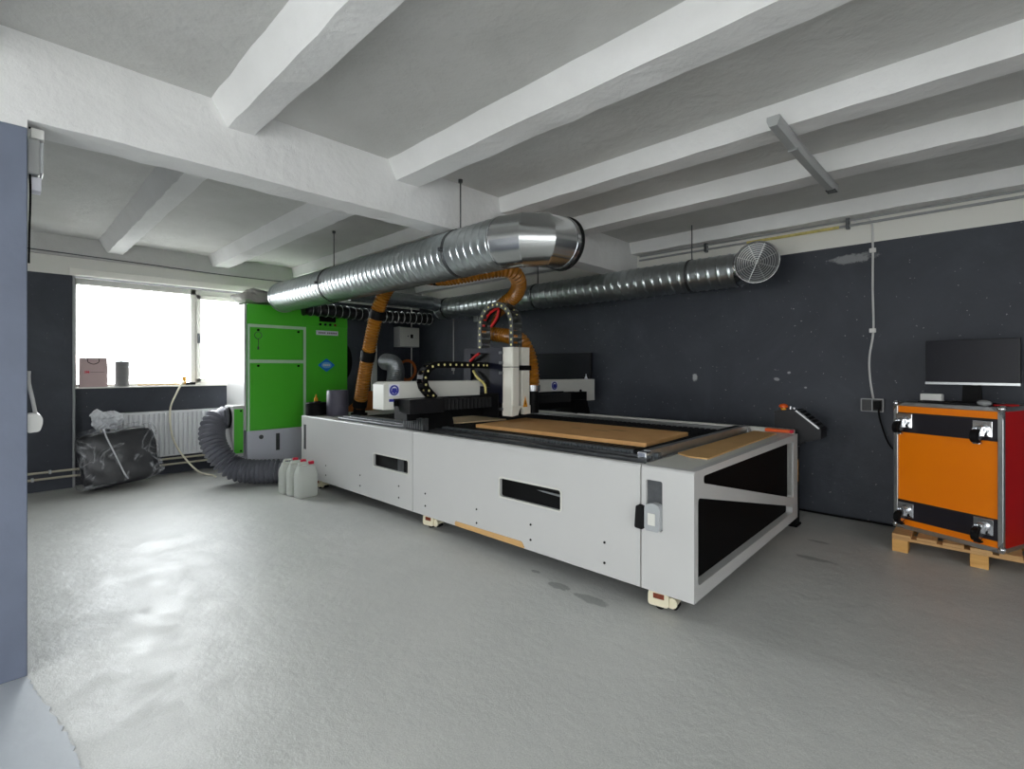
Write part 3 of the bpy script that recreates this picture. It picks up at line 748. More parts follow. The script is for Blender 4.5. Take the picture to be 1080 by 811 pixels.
# threaded rods up to the slab
for x in (-5.32, -3.12):
    B().cyl(V((x, 2.63, 2.41+RD+.006))-D0, V((x, 2.63, ZC-.002))-D0, .006, 8).cyl(V((x, 2.63, ZC-.03))-D0, V((x, 2.63, ZC-.004))-D0, .018, 10).obj('hanger_rod', 'steel', t)

t = thing('wall_duct', 'thinner galvanised spiral duct along the dark wall ending in a mesh-covered elbow', 'duct', (-4.2, 5.30, 2.46))
D1 = V((-4.2, 5.30, 2.46)); R_ = .172
b = spiral_tube(B(), V((-6.80, 5.30, 2.46))-D1, V((-1.86, 5.30, 2.46))-D1, R_, .105, .008, 36, 12)
dp = b.obj('duct_pipe', 'galv', t, True)
for x in (-2.36, -4.6, -6.6):
    B().lathe(V((x, 5.30, 2.46))-D1, [(R_+.001, -.014), (R_+.009, -.014), (R_+.009, .014), (R_+.001, .014)], 36, 'x').obj('clamp_band', 'steel', dp)
RB2 = .25; C1 = V((-1.86, 5.30-RB2, 2.46))-D1; eb = B(); rg = []
def ring2(th, r):
    d = V((math.sin(th), math.cos(th), 0)); return [C1+d*(RB2+r*math.cos(2*PI*j/36))+V((0, 0, r*math.sin(2*PI*j/36))) for j in range(36)]
eb.rings([ring2(math.radians(a), R_+.004+(.02 if a > 60 else 0)) for a in (0, 30, 60, 82)], False)
eo = eb.obj('elbow', 'galvs', t, True)
q = math.radians(82); dq = V((math.cos(q), -math.sin(q), 0)); c2 = C1+V((math.sin(q), math.cos(q), 0))*RB2
gr = B(); rr = ring2(q, R_+.026); gr.rings([[p-dq*.01 for p in rr], [p+dq*.05 for p in rr]], False)
gr.torus(c2+dq*.05, R_+.024, .008, dq, 36, 6)
gr.obj('end_collar', 'galvs', eo, True)
gm = B()
for k in range(9): gm.torus(c2+dq*.045, .018+.02*k, .0042, dq, 40, 5)
ra = V((math.sin(q), math.cos(q), 0))
for k in range(4):
    a = PI*k/4+.4; d = ra*math.cos(a)+V((0, 0, 1))*math.sin(a); gm.cyl(c2+dq*.045-d*.19, c2+dq*.045+d*.19, .004, 6)
gm.obj('mesh_grille', 'alu', eo, True)
gi = B(); rr = ring2(q, R_+.01); gi.rings([[p+dq*.015 for p in rr], [p+dq*.02 for p in rr]], True); gi.obj('damper_disc', 'steel', eo)
B().cyl(V((-2.36, 5.30, 2.46+R_+.008))-D1, V((-2.36, 5.30, ZC-.002))-D1, .007, 8).obj('hanger_rod', 'steel', t)
B().cyl(V((-4.6, 5.30, 2.46+R_+.008))-D1, V((-4.6, 5.30, ZC-.002))-D1, .007, 8).obj('hanger_rod', 'steel', t)

b = spiral_tube(B(), (-6.66, 3.52, 2.52), (-6.66, 4.98, 2.52), .105, .09, .005, 28)
b.cyl((-6.66, 4.96, 2.52), (-6.66, 5.10, 2.50), .112, 28)
tag(b.obj('branch_duct', 'galv', None, True, loc=(-6.66, 4.3, 2.52)), 'short spiral branch duct running from the wall duct behind the big duct', 'duct')
t = thing('flexible_vent', 'black flexible duct with pale wire hoops passing over the green cabinet corner', 'duct', (-6.76, 4.0, 2.29))
D2 = V((-6.76, 4.0, 2.29))
pts = [V((-6.80, 2.92, 2.26))-D2, V((-6.78, 3.4, 2.262))-D2, V((-6.80, 4.1, 2.25))-D2, V((-6.76, 4.7, 2.26))-D2, V((-6.76, 5.06, 2.27))-D2]
fo = ribbed(B(), pts, .085, .10, .006, 20, 6).obj('duct_sleeve', 'darkflex', t, True)
hp = B(); P = smooth_path(pts, .105)
for i in range(1, len(P)-1): hp.torus(P[i], .092, .004, P[i+1]-P[i-1], 20, 5)
hp.obj('wire_hoops', 'alu', fo, True)

# amber dust hose with black clamps
t = thing('dust_hose', 'amber ribbed dust hose looping from the machine left end over to the spindle', 'hose', (-4.6, 3.1, 2.3))
DH = V((-4.6, 3.1, 2.3)); 
hp = [(-5.53, 3.06, 0.98), (-5.36, 3.03, 1.35), (-5.15, 3.0, 1.8), (-4.97, 3.0, 2.16), (-4.78, 3.03, 2.38), (-4.45, 3.06, 2.43), (-4.1, 3.1, 2.375), (-3.85, 3.17, 2.36), (-3.432, 3.428, 2.414), (-3.394, 3.604, 2.34), (-3.545, 3.736, 2.218), (-3.779, 3.746, 2.101), (-4.006, 3.778, 1.976), (-4.005, 3.806, 1.841), (-3.813, 3.852, 1.802), (-3.578, 3.843, 1.741), (-3.466, 3.854, 1.569), (-3.425, 3.852, 1.381), (-3.425, 3.852, 1.224)]
hl = [V(p)-DH for p in hp]
ho = ribbed(B(), hl, .074, .036, .0065, 20, 4).obj('hose_tube', 'hose', t, True)
def clamp(i, f, r=.084, L=.05, m_='rubber', nm='clamp'):
    P = smooth_path(hl[max(0, i-1):i+3], .01); c = min(P, key=lambda q: (q-(hl[i]*(1-f)+hl[i+1]*f)).length); k = P.index(c)
    d = (P[min(k+1, len(P)-1)]-P[max(0, k-1)]).normalized()
    B().cyl(c-d*L, c+d*L, r, 24).obj(nm, m_, ho, True)
clamp(0, .12, .086, .045); clamp(1, .55, .084, .06); clamp(2, .72, .084, .05); clamp(6, .15, .083, .02); clamp(17, .85, .086, .03, 'chrome', 'collar')
B().sweep(smooth_path([hl[0]+V((-.09, -.02, .03)), hl[1]+V((-.085, -.03, 0)), hl[2]+V((-.08, -.03, 0)), hl[3]+V((-.07, -.03, .02))], .05), .007, 6).obj('cable', 'cable', ho)
B().cyl(hl[-1]+V((0, 0, -.24)), hl[-1]+V((0, 0, .02)), .07, 20).obj('hose_end', 'black', ho, True)
B().cyl(V((-5.55, 3.065, .895))-DH, V((-5.53, 3.06, .985))-DH, .07, 20).cyl(V((-5.55, 3.065, .871))-DH, V((-5.55, 3.065, .90))-DH, .10, 20).obj('hose_port', 'black', t, True)

# ------------------------------------------------------------------ green filter cabinet
t = thing('filter_cabinet', 'tall lime green dust filter cabinet with white plinth beside the window', 'cabinet', (-7.0, 2.27, 0))
cb = B(); cb.box(-.74, 0, 0, .775, .62, 2.295, .006)
bo = cb.obj('housing', 'green', t)
B().box(-.74, .004, 0, 1.415, .02, .62, .008).obj('plinth', 'lilac', t)
fb = B().box(-.70, -.02, .78, 1.415, .62, 2.05, .006); fo_ = fb.obj('fan_housing', 'green', t)
hd = B().prism([(-.6, 2.05), (-.018, 2.05), (-.03, 2.285), (-.6, 2.29)], [], (0, .78, 0), (1, 0, 0), (0, 0, 1), (0, 1, 0), .635).obj('control_head', 'green', t)
B().box(-.78, -.745, 0, 1.40, .1, 2.28, .004).obj('white_panel', 'white', t)  # unseen white back, added to keep green bounce light off the window frame
B().box(-.74, -.02, -.03, -.002, .63, 2.29, .006).obj('white_panel', 'white', t)
frm = B()
for (y0, y1, z0, z1) in ((0.0, .028, .62, 2.03), (.735, .772, .62, 2.03), (.028, .735, 1.99, 2.03), (.028, .735, 1.515, 1.56)): frm.box(.0005, .006, y0, y1, z0, z1, .001)
frm.obj('door_frame', 'mint', t)
for (z0, z1, nm) in ((.63, 1.508, 0), (1.567, 1.983, 1)):
    d = B().box(.0005, .012, .033, .73, z0, z1, .003).obj('door', 'green', t)
    for y in (.13, .66):
        B().cyl((.012, y, z1-.03), (.022, y, z1-.03), .016, 12).obj('latch', 'black', d)
    if nm:
        B().torus((.014, .13, z1-.10), .045, .004, (1, 0, 0), 20, 5).sweep([(.014, .13, z1-.14), (.014, .135, z1-.2), (.014, .13, z1-.26)], .004, 6).box(.012, .018, .12, .14, z1-.29, z1-.25).obj('key_ring', 'steel', d)
B().box(-.008, -.0005, .97, 1.22, 2.125, 2.205, .002).obj('display', 'black', hd)
for k in range(4):
    B().cyl((-.024, .99+.075*k, 2.085), (-.006, .99+.075*k, 2.085), .018, 14).obj('button', ('rubber', 'plasticb', 'rubber', 'rustbrown')[k], hd)
st = B().box(-.02, -.0175, .93, 1.265, 1.93, 1.995); st.mi = 1
for k in range(11):
    st.box(-.0175, -.0165, .965+.026*k, .965+.026*k+(.018 if k != 4 else .004), 1.95, 1.973)
st.obj('name_plate', ['signw', 'text'], fo_)
dm = B().prism(rpoly([(.955, 1.49), (1.085, 1.39), (1.215, 1.49), (1.085, 1.59)], .02), [], (-.0195, 0, 0), (0, 1, 0), (0, 0, 1), (1, 0, 0), .003)
dm.mi = 1; dm.prism([(1.085+.075*math.cos(a), 1.49+.045*math.sin(a)) for a in [2*PI*i/24 for i in range(24)]], [], (-.0165, 0, 0), (0, 1, 0), (0, 0, 1), (1, 0, 0), .001)
dm.mi = 2
for k in range(4): dm.box(-.0155, -.0148, 1.035+.027*k, 1.055+.027*k, 1.478, 1.505)
dm.obj('badge', ['blueb', 'bluel', 'signw'], fo_)
B().cyl((.004, .17, .53), (.012, .17, .53), .028, 18).obj('lock', 'steel', t)
B().box(.004, .009, .36, .41, .33, .56, .002).obj('gauge', 'steel', t)
B().cyl((-.02, .86, .74), (-.008, .86, .74), .02, 12).obj('indicator', 'amber', t)
sb = B().box(-.35, -.03, -.165, -.03, .30, .955, .006).obj('inlet_box', 'white', t)
B().box(-.0295, -.024, -.15, -.04, .34, .915, .003).obj('inlet_door', 'green', sb)
for z in (.37, .89): B().cyl((-.024, -.07, z), (-.017, -.07, z), .012, 10).obj('latch', 'black', sb)
B().cyl((-.19, -.188, .80), (-.19, -.16, .80), .14, 28).obj('inlet_collar', 'black', sb, True)
fan = B().cyl((-.52, 1.42, 1.55), (-.52, 1.60, 1.55), .30, 36).obj('fan_casing', 'black', t, True)
B().lathe((-.52, 1.60, 1.55), [(.17, 0), (.17, .03), (.12, .06), (.04, .075)], 28, 'y').obj('motor_cap', 'alu', fan, True)
# sagging grey cloth on top
def crumple(b, amp, freq, seed):
    from mathutils import noise as mn
    for v in b.bm.verts:
        q = v.co*freq+V((seed, seed*.7, 0)); d = mn.noise_vector(q)*amp+mn.noise_vector(q*2.3)*amp*.6
        v.co += d
    return b
def lump(name, c, sx, sy, sz, m_, amp, seed, flat=0.0, n=3, power=0.6):
    r = random.Random(seed); bm = bmesh.new(); bmesh.ops.create_icosphere(bm, subdivisions=n+1, radius=1)
    ph = [(r.uniform(1.5, 5), r.uniform(1.5, 5), r.uniform(1.5, 5), r.uniform(0, 6)) for _ in range(7)]
    for v in bm.verts:
        p = v.co.normalized(); k = 1+amp*sum(math.sin(a*p.x+b_*p.y+c_*p.z*1.3+d) for (a, b_, c_, d) in ph)/4
        q = V([math.copysign(abs(x)**power, x) for x in p])*k
        v.co = V((c[0]+q.x*sx, c[1]+q.y*sy, max(flat, c[2]+q.z*sz)))
    b = B(); b._merge(bm); return b
tag(crumple(lump('x', (-7.33, 2.52, 2.40), .30, .26, .10, 'cloth', .2, 3, 2.33), .03, 7, 5).obj('dust_cloth', 'cloth', None, True, loc=(-7.33, 2.55, 2.299)), 'crumpled grey cloth bundle lying on top of the green cabinet', 'cloth')

# grey flexible hose
t = thing('grey_hose', 'thick grey ribbed hose curling from the cabinet inlet along the floor', 'hose', (-6.9, 2.2, 0))
DG = V((-6.9, 2.2, 0))
gp = [(-7.19, 2.066, .80), (-7.19, 2.03, .80), (-7.185, 1.97, .79), (-7.13, 1.90, .68), (-7.03, 1.88, .52), (-6.92, 1.93, .35), (-6.81, 2.05, .20), (-6.66, 2.22, .152), (-6.48, 2.42, .152), (-6.36, 2.62, .152), (-6.34, 2.80, .152), (-6.38, 3.05, .152)]
ho = ribbed(B(), [V(p)-DG for p in gp], .130, .052, .021, 26, 6).obj('hose_tube', 'greyhose', t, True)
B().torus(V((-7.19, 2.066, .80))-DG, .138, .012, (0, 1, 0), 28, 8).obj('clamp', 'steel', ho, True)

# three jerrycans
def jerrycan():
    t = thing('jerrycan', '', 'jerrycan', group='jerrycans by the machine')
    sec = []
    for (z, sx, sy) in ((.0, .064, .105), (.012, .07, .115), (.24, .07, .115), (.275, .066, .11), (.312, .045, .10), (.345, .036, .092), (.352, .026, .08)):
        sec.append([V((x, y, z)) for (x, y) in rrect(-sx, sx, -sy, sy, min(sx, sy)*.38, 4)])
    bo = B().rings(sec).obj('container', 'jerry', t, True)
    nk = B().cyl((0, .06, .33), (0, .06, .362), .026, 18).obj('neck', 'jerry', bo, True)
    B().lathe((0, .06, .358), [(.031, 0), (.033, .004), (.033, .026), (.028, .032)], 20).obj('cap', 'redcap', t, True)
    h = B(); h.sweep(smooth_path([(0, -.082, .345), (0, -.07, .375), (0, -.02, .38), (0, .015, .372), (0, .02, .345)], .012), .013, 10)
    h.obj('handle', 'jerry', t, True)
    return t
j0 = jerrycan()
jl = ('white jerrycan with red cap next to the grey ribbed hose', 'middle white jerrycan of the three with red caps', 'white jerrycan with red cap nearest the machine castor')
for k in range(3):
    j = j0 if k == 0 else copy_tree(j0)
    j.location = ((-5.90, 2.38, 0), (-5.735, 2.40, 0), (-5.57, 2.42, 0))[k]; j.rotation_euler = (0, 0, (.06, -.05, .03)[k]); j['label'] = jl[k]

# ------------------------------------------------------------------ window-side things
# radiator
t = thing('radiator', 'white ribbed panel radiator below the window', 'radiator', (XW+.02, 1.0, .26))
W_, H_ = 1.42, .61; prof = []
n = 26
fr = B(); pr_ = []
for k in range(n):
    y = W_*k/n; dy = W_/n
    pr_ += [(y+dy*.05, -.012), (y+dy*.25, .016), (y+dy*.72, .016), (y+dy*.9, -.012)]
fr.prism([(0, -.03)]+[(0, 0)]+pr_+[(W_, 0), (W_, -.03)], [], (0, 0, .02), (0, 1, 0), (1, 0, 0), (0, 0, 1), H_-.05)
fr.obj('front_panel', 'rad', t, True)
B().box(-.095, .004, 0, W_, H_-.035, H_, .006).box(-.095, .002, 0, W_, 0, .022, .004).box(-.095, .0, -.006, .008, 0, H_, .003).box(-.10, -.06, 0, W_, .02, H_-.03).obj('casing', 'rad', t)
B().cyl((-.05, -.09, H_-.06), (-.05, 0.0, H_-.06), .012, 12).lathe((-.05, -.19, H_-.06), [(.016, 0), (.026, .01), (.024, .08), (.014, .09), (.014, .12)], 18, 'y').obj('thermostat_valve', 'plug', t, True)
pp = B(); pp.sweep(smooth_path([(-.05, -.10, H_-.07), (-.05, -.10, .2), (-.05, -.10, .02)], .05), .011, 10)
pp.obj('feed_pipe', 'pipe', t, True)
t = thing('heating_pipes', 'pair of horizontal painted heating pipes low on the window wall', 'pipes', (XW, -.5, .15))
for z in (.0, .075):
    B().cyl((.035, -.05, z), (.035, 3.6, z), .014, 12).obj('pipe', 'pipe', t, True)
for y, z in ((.93, .075), (.78, .0)):
    B().box(.001, .05, y-.012, y+.012, z-.022, z+.022, .004).obj('pipe_clip', 'alu', t)
# paper bag
t = thing('paper_bag', 'taupe paper carrier bag with dark cord handle on the window sill', 'bag', (XW-.075, .70, 1.212))
bg = B(); bg.rings([[V((x, y, z)) for (x, y) in ((-d, -.003+0), (d, -.003+0), (d, .268), (-d, .268))] for (z, d) in ((0, .045), (.02, .048), (.25, .035), (.365, .012))], False)
bg._f([v for v in bg.bm.verts if abs(v.co.z) < 1e-6])
bo = bg.obj('bag', 'paper', t)
B().sweep(smooth_path([(.022, .075, .352), (.034, .08, .31), (.04, .132, .285), (.034, .18, .31), (.022, .186, .352)], .01), .004, 6).obj('cord_handle', 'rubber', t, True)
MT = Matrix(((0, 0, 1, 0), (1, 0, 0, 0), (0, 1, 0, 0), (0, 0, 0, 1)))
tilt = Matrix.Translation((.0405, .066, .185)) @ Matrix.Rotation(math.radians(-3.2), 4, 'Y') @ MT
text_obj('print', '3M', .040, 'redcap', bo, tilt, .001)
pb = B()
for k in range(9): pb.box(.039, .0405, .10+.015*k, .111+.015*k, .181, .189)
pb.obj('small_print', 'text', bo)
tag(B().lathe((XW-.085, 1.12, 1.212), [(.072, 0), (.075, .004), (.075, .30), (.078, .305), (.078, .325), (.066, .328), (.066, .31)], 30).obj('storage_tube', 'greyjar', None, True), 'upright grey tube standing on the sill beside the paper bag', 'tube')
tag(B().prism(rpoly([(-.035, 1.30), (.04, 1.28), (.045, 1.85), (-.03, 1.88)], .02), [], (XW-.11, 0, 1.2125), (1, 0, 0), (0, 1, 0), (0, 0, 1), .022).obj('wood_strip', 'ply'), 'flat pale strip of wood lying along the window sill', 'wood strip')
# cream hose with tap connector
t = thing('water_hose', 'thin cream hose dropping from the window sill to the floor', 'hose', (XW+.05, 1.7, 0))
DW = V((XW+.05, 1.7, 0))
wp = [(-8.04, 1.80, 1.26), (-7.98, 1.76, 1.245), (-7.93, 1.68, 1.10), (-7.92, 1.61, .90), (-7.92, 1.62, .60), (-7.88, 1.68, .38), (-7.78, 1.80, .16), (-7.68, 1.90, .04), (-7.50, 2.0, .0125), (-7.36, 2.0, .0125)]
B().sweep(smooth_path([V(p)-DW for p in wp], .03), .012, 10).obj('hose_tube', 'yhose', t, True)
B().cyl(V((-8.045, 1.80, 1.235))-DW, V((-8.045, 1.80, 1.30))-DW, .022, 14).cyl(V((-8.045, 1.80, 1.30))-DW, V((-8.045, 1.80, 1.335))-DW, .028, 14).obj('tap_connector', 'brass', t, True)
B().cyl(V((-8.045, 1.82, 1.232))-DW, V((-8.045, 1.93, 1.232))-DW, .019, 14).obj('valve', 'black', t, True)
# wrapped package leaning at the radiator
t = thing('wrapped_package', 'bulky package in black and clear plastic leaning against the radiator', 'package', (-7.61, 1.0, 0))
def cushion(w, h, d, seed, amp):
    r = random.Random(seed); bm = bmesh.new(); bmesh.ops.create_cube(bm, size=2)
    bmesh.ops.subdivide_edges(bm, edges=bm.edges[:], cuts=15, use_grid_fill=True)
    ph = [(r.uniform(3, 11), r.uniform(3, 11), r.uniform(3, 9), r.uniform(0, 6)) for _ in range(8)]
    for v in bm.verts:
        p = v.co.copy(); L = (abs(p.x)**7+abs(p.y)**7+abs(p.z)**7)**(1/7); p /= L
        k = 1+amp*sum(math.sin(a*p.x+b_*p.y+c_*p.z+e) for (a, b_, c_, e) in ph)/8
        v.co = V((p.x*d*k, p.y*w*k, p.z*h*k))
    b = B(); b._merge(bm); return b
T = Matrix.Rotation(math.radians(-9), 4, 'Y') @ Matrix.Rotation(math.radians(7), 4, 'X')
pk = cushion(.37, .325, .115, 5, .06); pk.xf(Matrix.Translation((-.03, .03, .40)) @ T)
z0 = min(v.co.z for v in pk.bm.verts); pk.xf(Matrix.Translation((0, 0, .004-z0)))
po = pk.obj('bundle', 'wrap', t, True)
fk = cushion(.385, .345, .13, 9, .1)
for v in fk.bm.verts:
    if v.co.z < -.12: v.co.y += (-.12-v.co.z)*(-.45 if v.co.y < 0 else .15); v.co.x *= 1+(-.12-v.co.z)*1.1
fk.xf(Matrix.Translation((-.03, .03, .40)) @ T)
for v in fk.bm.verts: v.co.z = max(v.co.z, .003)
fk.obj('plastic_film', 'film', t, True)
sg = B(); sg.sweep(smooth_path([(-.01, -.12, .72), (.07, -.10, .62), (.12, -.02, .40), (.16, .05, .20), (.15, .09, .12)], .03), .009, 6)
sg.obj('film_fold', 'bubble', po, True)
tag(crumple(lump('x', (-7.845, .94, .815), .05, .155, .12, 'bubble', .3, 11, .70, 4, .9), .032, 13, 3).obj('bubble_wrap', 'bubble', None, True, loc=(-7.86, .93, .74)), 'crumpled white bubble wrap on top of the black wrapped package', 'bubble wrap')

# column devices
t = thing('wall_mount_light', 'small grey flood light fixed high on the hidden side of the column', 'light', (-3.35, .098, 2.45))
B().box(-.06, .05, .0, .045, -.07, .10, .006).obj('housing', 'lampw', t)
B().box(-.05, .05, .045, .058, -.06, .09, .004).obj('diffuser', 'clear', t)
B().box(-.005, .05, .012, .06, .102, .15, .003).obj('bracket', 'plug', t)
B().box(-.045, .035, .015, .05, -.145, -.08, .003).obj('driver', 'signw', t)
B().sweep(smooth_path([(-.02, .012, .10), (-.02, .03, .15), (0, .01, .165)], .02), .005, 6).sweep(smooth_path([(.03, .01, -.07), (.04, .012, -.16), (.045, .008, -.35), (.045, .006, -.5)], .05), .004, 6).obj('cable', 'black', t)
t = thing('column_socket', 'white socket box with cable on the edge of the grey column', 'socket', (-3.35, .098, 1.18))
B().prism(rpoly([(0, -.042), (.045, -.038), (.055, .0), (.055, .028), (.042, .05), (0, .05)], .012), [], (-.045, 0, 0), (0, 1, 0), (0, 0, 1), (1, 0, 0), .09).obj('socket_box', 'plug', t)
B().sweep(smooth_path([(0, .03, .05), (0, .02, .12), (0, .007, .20), (0, .007, .255)], .03), .008, 8).obj('cable', 'cable', t, True)

# ------------------------------------------------------------------ back wall things
t = thing('cable_run', 'thin pale surface cable dropping down the dark wall to a black socket', 'cable', (-.79, YW, 1.1))
DC = V((-.79, YW, 1.1))
B().sweep(smooth_path([V(p)-DC for p in ((-.94, 5.688, 2.85), (-.86, 5.688, 2.855), (-.80, 5.688, 2.82), (-.79, 5.688, 2.6), (-.79, 5.688, 2.2), (-.785, 5.688, 1.80), (-.815, 5.688, 1.55), (-.81, 5.688, 1.35), (-.785, 5.688, 1.16))], .04), .009, 8).obj('cable_line', 'cable', t, True)
for z in (2.55, 1.80): B().box(-.025, .025, -.03, -.001, z-1.1-.02, z-1.1+.02, .004).obj('cable_clip', 'plug', t)
B().box(-.085, .085, -.045, -.001, -.055, .062, .006).obj('socket_box', 'plasticb', t)
B().prism(rrect(-.088, .088, -.058, .065, .008), [rrect(-.078, -.004, -.05, .055, .006), rrect(.004, .078, -.05, .055, .006)], (0, -.045, 0), (1, 0, 0), (0, 0, 1), (0, -1, 0), .004).obj('socket_rim', 'gcable', t)
B().box(.012, .07, -.075, -.049, -.035, .045, .006).obj('plug', 'rubber', t)
tag(B().sweep(smooth_path([(-.74, 5.63, 1.07), (-.72, 5.62, .95), (-.66, 5.64, .75), (-.56, 5.66, .62), (-.50, 5.672, .30), (-.45, 5.68, .012)], .04), .007, 8).obj('power_cord', 'black', None, True, loc=(-.7, 5.65, 0)), 'black power cord hanging from the wall socket behind the orange case', 'cord')
t = thing('conduit_pipe', 'thin grey conduit pipe along the top of the white wall strip', 'conduit', (0, 5.652, 2.81))
B().cyl((-3.2, 0, 0), (3.5, 0, .0), .012, 10).cyl((-3.2, .005, .05), (3.5, .005, .05), .010, 10).obj('pipe', 'gcable', t, True)
B().cyl((-1.9, 0, .0), (-1.05, 0, .0), .0145, 10).obj('yellowed_tape', 'rust', t, True)
for x in (-.98, -2.35): B().box(x-.015, x+.015, -.022, .034, -.03, .075, .003).obj('pipe_clamp', 'steel', t)
tag(B().sweep(smooth_path([(-1.6, 5.66, .012), (-1.2, 5.655, .012), (-.8, 5.66, .012), (-.48, 5.652, .012)], .05), .009, 8).obj('floor_cable', 'black', None, True), 'black cable lying along the foot of the dark wall', 'cable')
# wall screen behind the machine
t = thing('wall_screen', 'dark flat screen on the wall behind the gantry', 'screen', (-4.41, 5.62, 1.37))
B().box(-.50, .50, -.03, .02, -.28, .29, .008).obj('bezel', 'plasticb', t)
B().box(-.485, .485, -.034, -.0305, -.26, .275).obj('display', 'screen', t)
B().box(-.15, .15, .02, .079, -.12, .12, .004).obj('bracket', 'black', t)
# vertical cables and junction boxes on the wall left of the spindle
tag(B().cyl((-6.94, 5.688, 1.34), (-6.94, 5.688, 2.6), .009, 8).box(-6.965, -6.915, 5.66, 5.699, 1.40, 1.46, .004).obj('wall_cable', 'cable', None, False, loc=(-6.94, 5.69, 1.4)), 'straight white cable down the wall behind the gantry', 'cable')
t = thing('wall_socket', 'pair of small grey boxes with cable on the wall left of the upright chain', 'junction box', (-6.22, YW, 2.3))
B().box(-.14, -.03, -.05, -.001, -.06, .05, .005).box(-.01, .08, -.05, -.001, -.05, .04, .005).obj('box', 'gcable', t)
B().cyl((.03, -.012, -.04), (.03, -.012, -.95), .009, 8).obj('cable', 'cable', t)

# electric box and coil on the window wall
t = thing('electric_box', 'light grey electric box on the dark wall behind the gantry', 'electric box', (XW, 5.24, 1.84))
B().box(.001, .20, -.12, .32, .0, .37, .008).obj('case', 'gcable', t)
B().box(.20, .206, -.11, .31, .01, .36, .003).obj('cover', 'offwhite', t)
B().box(.206, .222, .115, .165, .165, .235, .004).obj('rotary_switch', 'black', t)
B().cyl((.206, .06, .2), (.212, .06, .2), .014, 12).obj('indicator', 'steel', t)
B().cyl((.015, .27, -.80), (.015, .27, .0), .012, 8).cyl((.015, .27, .37), (.015, .27, .75), .012, 8).obj('conduit', 'cable', t)
t = thing('cable_coil', 'coil of orange cable hung on the dark wall beside the electric box', 'cable', (XW+.095, 5.36, 1.40))
cc = B()
for k in range(9): cc.torus((.012*(k % 3)-.012, .01*math.sin(k*2.1), .01*math.cos(k*1.7)), .17+.008*(k % 4), .010, (1, .03*math.sin(k), .03*math.cos(k*1.3)), 36, 6)
cc.obj('coil', 'orangecable', t, True)
B().cyl((-.095, 0, .15), (.04, 0, .15), .008, 8).obj('hook', 'steel', t)
# clutter behind the hose: white board strip, chrome elbow, brown board
tag(B().box(-.02, .02, -.05, .05, 0, 2.1, .003).xf(Matrix.Translation((XW+.16, 4.62, 0.0))).obj('white_batten', 'offwhite'), 'narrow white upright batten against the wall behind the amber hose', 'batten')
tag(B().prism([(0, 0), (.24, 0), (.02, 1.0), (0, 1.0)], [], (XW+.30, 4.80, 1.25-.0), (0, 1, 0), (0, 0, 1), (1, 0, 0), .02).xf(Matrix.Identity(4)).obj('grey_wedge_panel', 'gcable'), 'pale grey wedge-shaped panel beside the narrow white batten', 'panel') if False else None
t = thing('foil_elbow', 'crinkled silver flexible elbow behind the amber hose', 'duct', (-7.25, 4.55, 0))
fe = [(.30, -.10, 1.05), (.26, -.05, 1.22), (.18, .02, 1.40), (.05, .05, 1.52), (-.2, .05, 1.56)]
ribbed(B(), fe, .135, .035, .008, 24, 4).obj('elbow_tube', 'foil', t, True)
B().cyl((.30, -.10, .0), (.30, -.10, 1.06), .12, 24).obj('riser', 'foil', t, True)
b = B().prism(rpoly([(-.20, 0), (.42, 0), (.42, 1.10), (.20, 1.12), (-.20, .86)], .02), [], (0, 0, 0), (0, 1, 0), (0, 0, 1), (1, 0, 0), .018)
b.xf(Matrix.Translation((-6.42, 3.55, 0)) @ Matrix.Rotation(math.radians(-5), 4, 'Y'))
M['brownb'] = mat('rust_orange_board', (186, 108, 48), 0.5, var=0.08, vscale=3)
tag(b.obj('leaning_board', 'brownb'), 'rust-orange board standing behind the left end of the machine', 'board')

# ------------------------------------------------------------------ ceiling lamp
t = thing('ceiling_lamp', 'narrow grey tube lamp fixed across two ceiling beams', 'lamp', (-.885, 3.05, 2.853))
N = 16; rings = []
for i in range(N+1):
    y = 1.50*i/N; sag = -.012*math.sin(PI*i/N)
    rings.append([V((x, y, z+sag)) for (x, z) in ((-.034, .026), (-.034, .0), (-.022, -.032), (.022, -.032), (.034, .0), (.034, .026))])
B().rings(rings).obj('housing', 'lampw', t)
B().box(-.032, .032, 1.40, 1.44, -.036, -.028).box(-.032, .032, 1.46, 1.49, -.036, -.028).obj('end_clip', 'steel', t)
B().box(-.03, .03, .40, .405, -.048, -.03).obj('joint', 'alu', t)
# surface cable along the edge beam over the window
tag(B().sweep(smooth_path([(XW+.108, -1.2, 2.83), (XW+.108, .2, 2.815), (XW+.108, 1.2, 2.80), (XW+.108, 2.4, 2.78), (XW+.108, 3.8, 2.80)], .1), .007, 8).obj('ceiling_cable', 'steel', None, True, loc=(XW+.1, .2, 2.8)), 'dark cable clipped along the ceiling edge above the window', 'cable')

# ------------------------------------------------------------------ flight case on its pallet
t = thing('wooden_pallet', 'pine pallet with square blocks under the orange flight case', 'pallet', (-.56, 4.93, 0))
for (x, y) in ((0, 0), (.455, 0), (.93, 0), (0, .33), (.455, .33), (.93, .33), (0, .61), (.455, .61), (.93, .61)):
    B().box(x, x+.10, y, y+.12, 0.0, .095, .003).obj('block', 'pine', t)
for y in (0, .33, .61): B().box(0, 1.03, y, y+.12, .095, .117, .002).obj('bearer_board', 'pinetop', t)
for k in range(7): B().box(.0+.152*k, .118+.152*k, 0, .73, .117, .139, .002).obj('deck_board', 'pinetop', t)

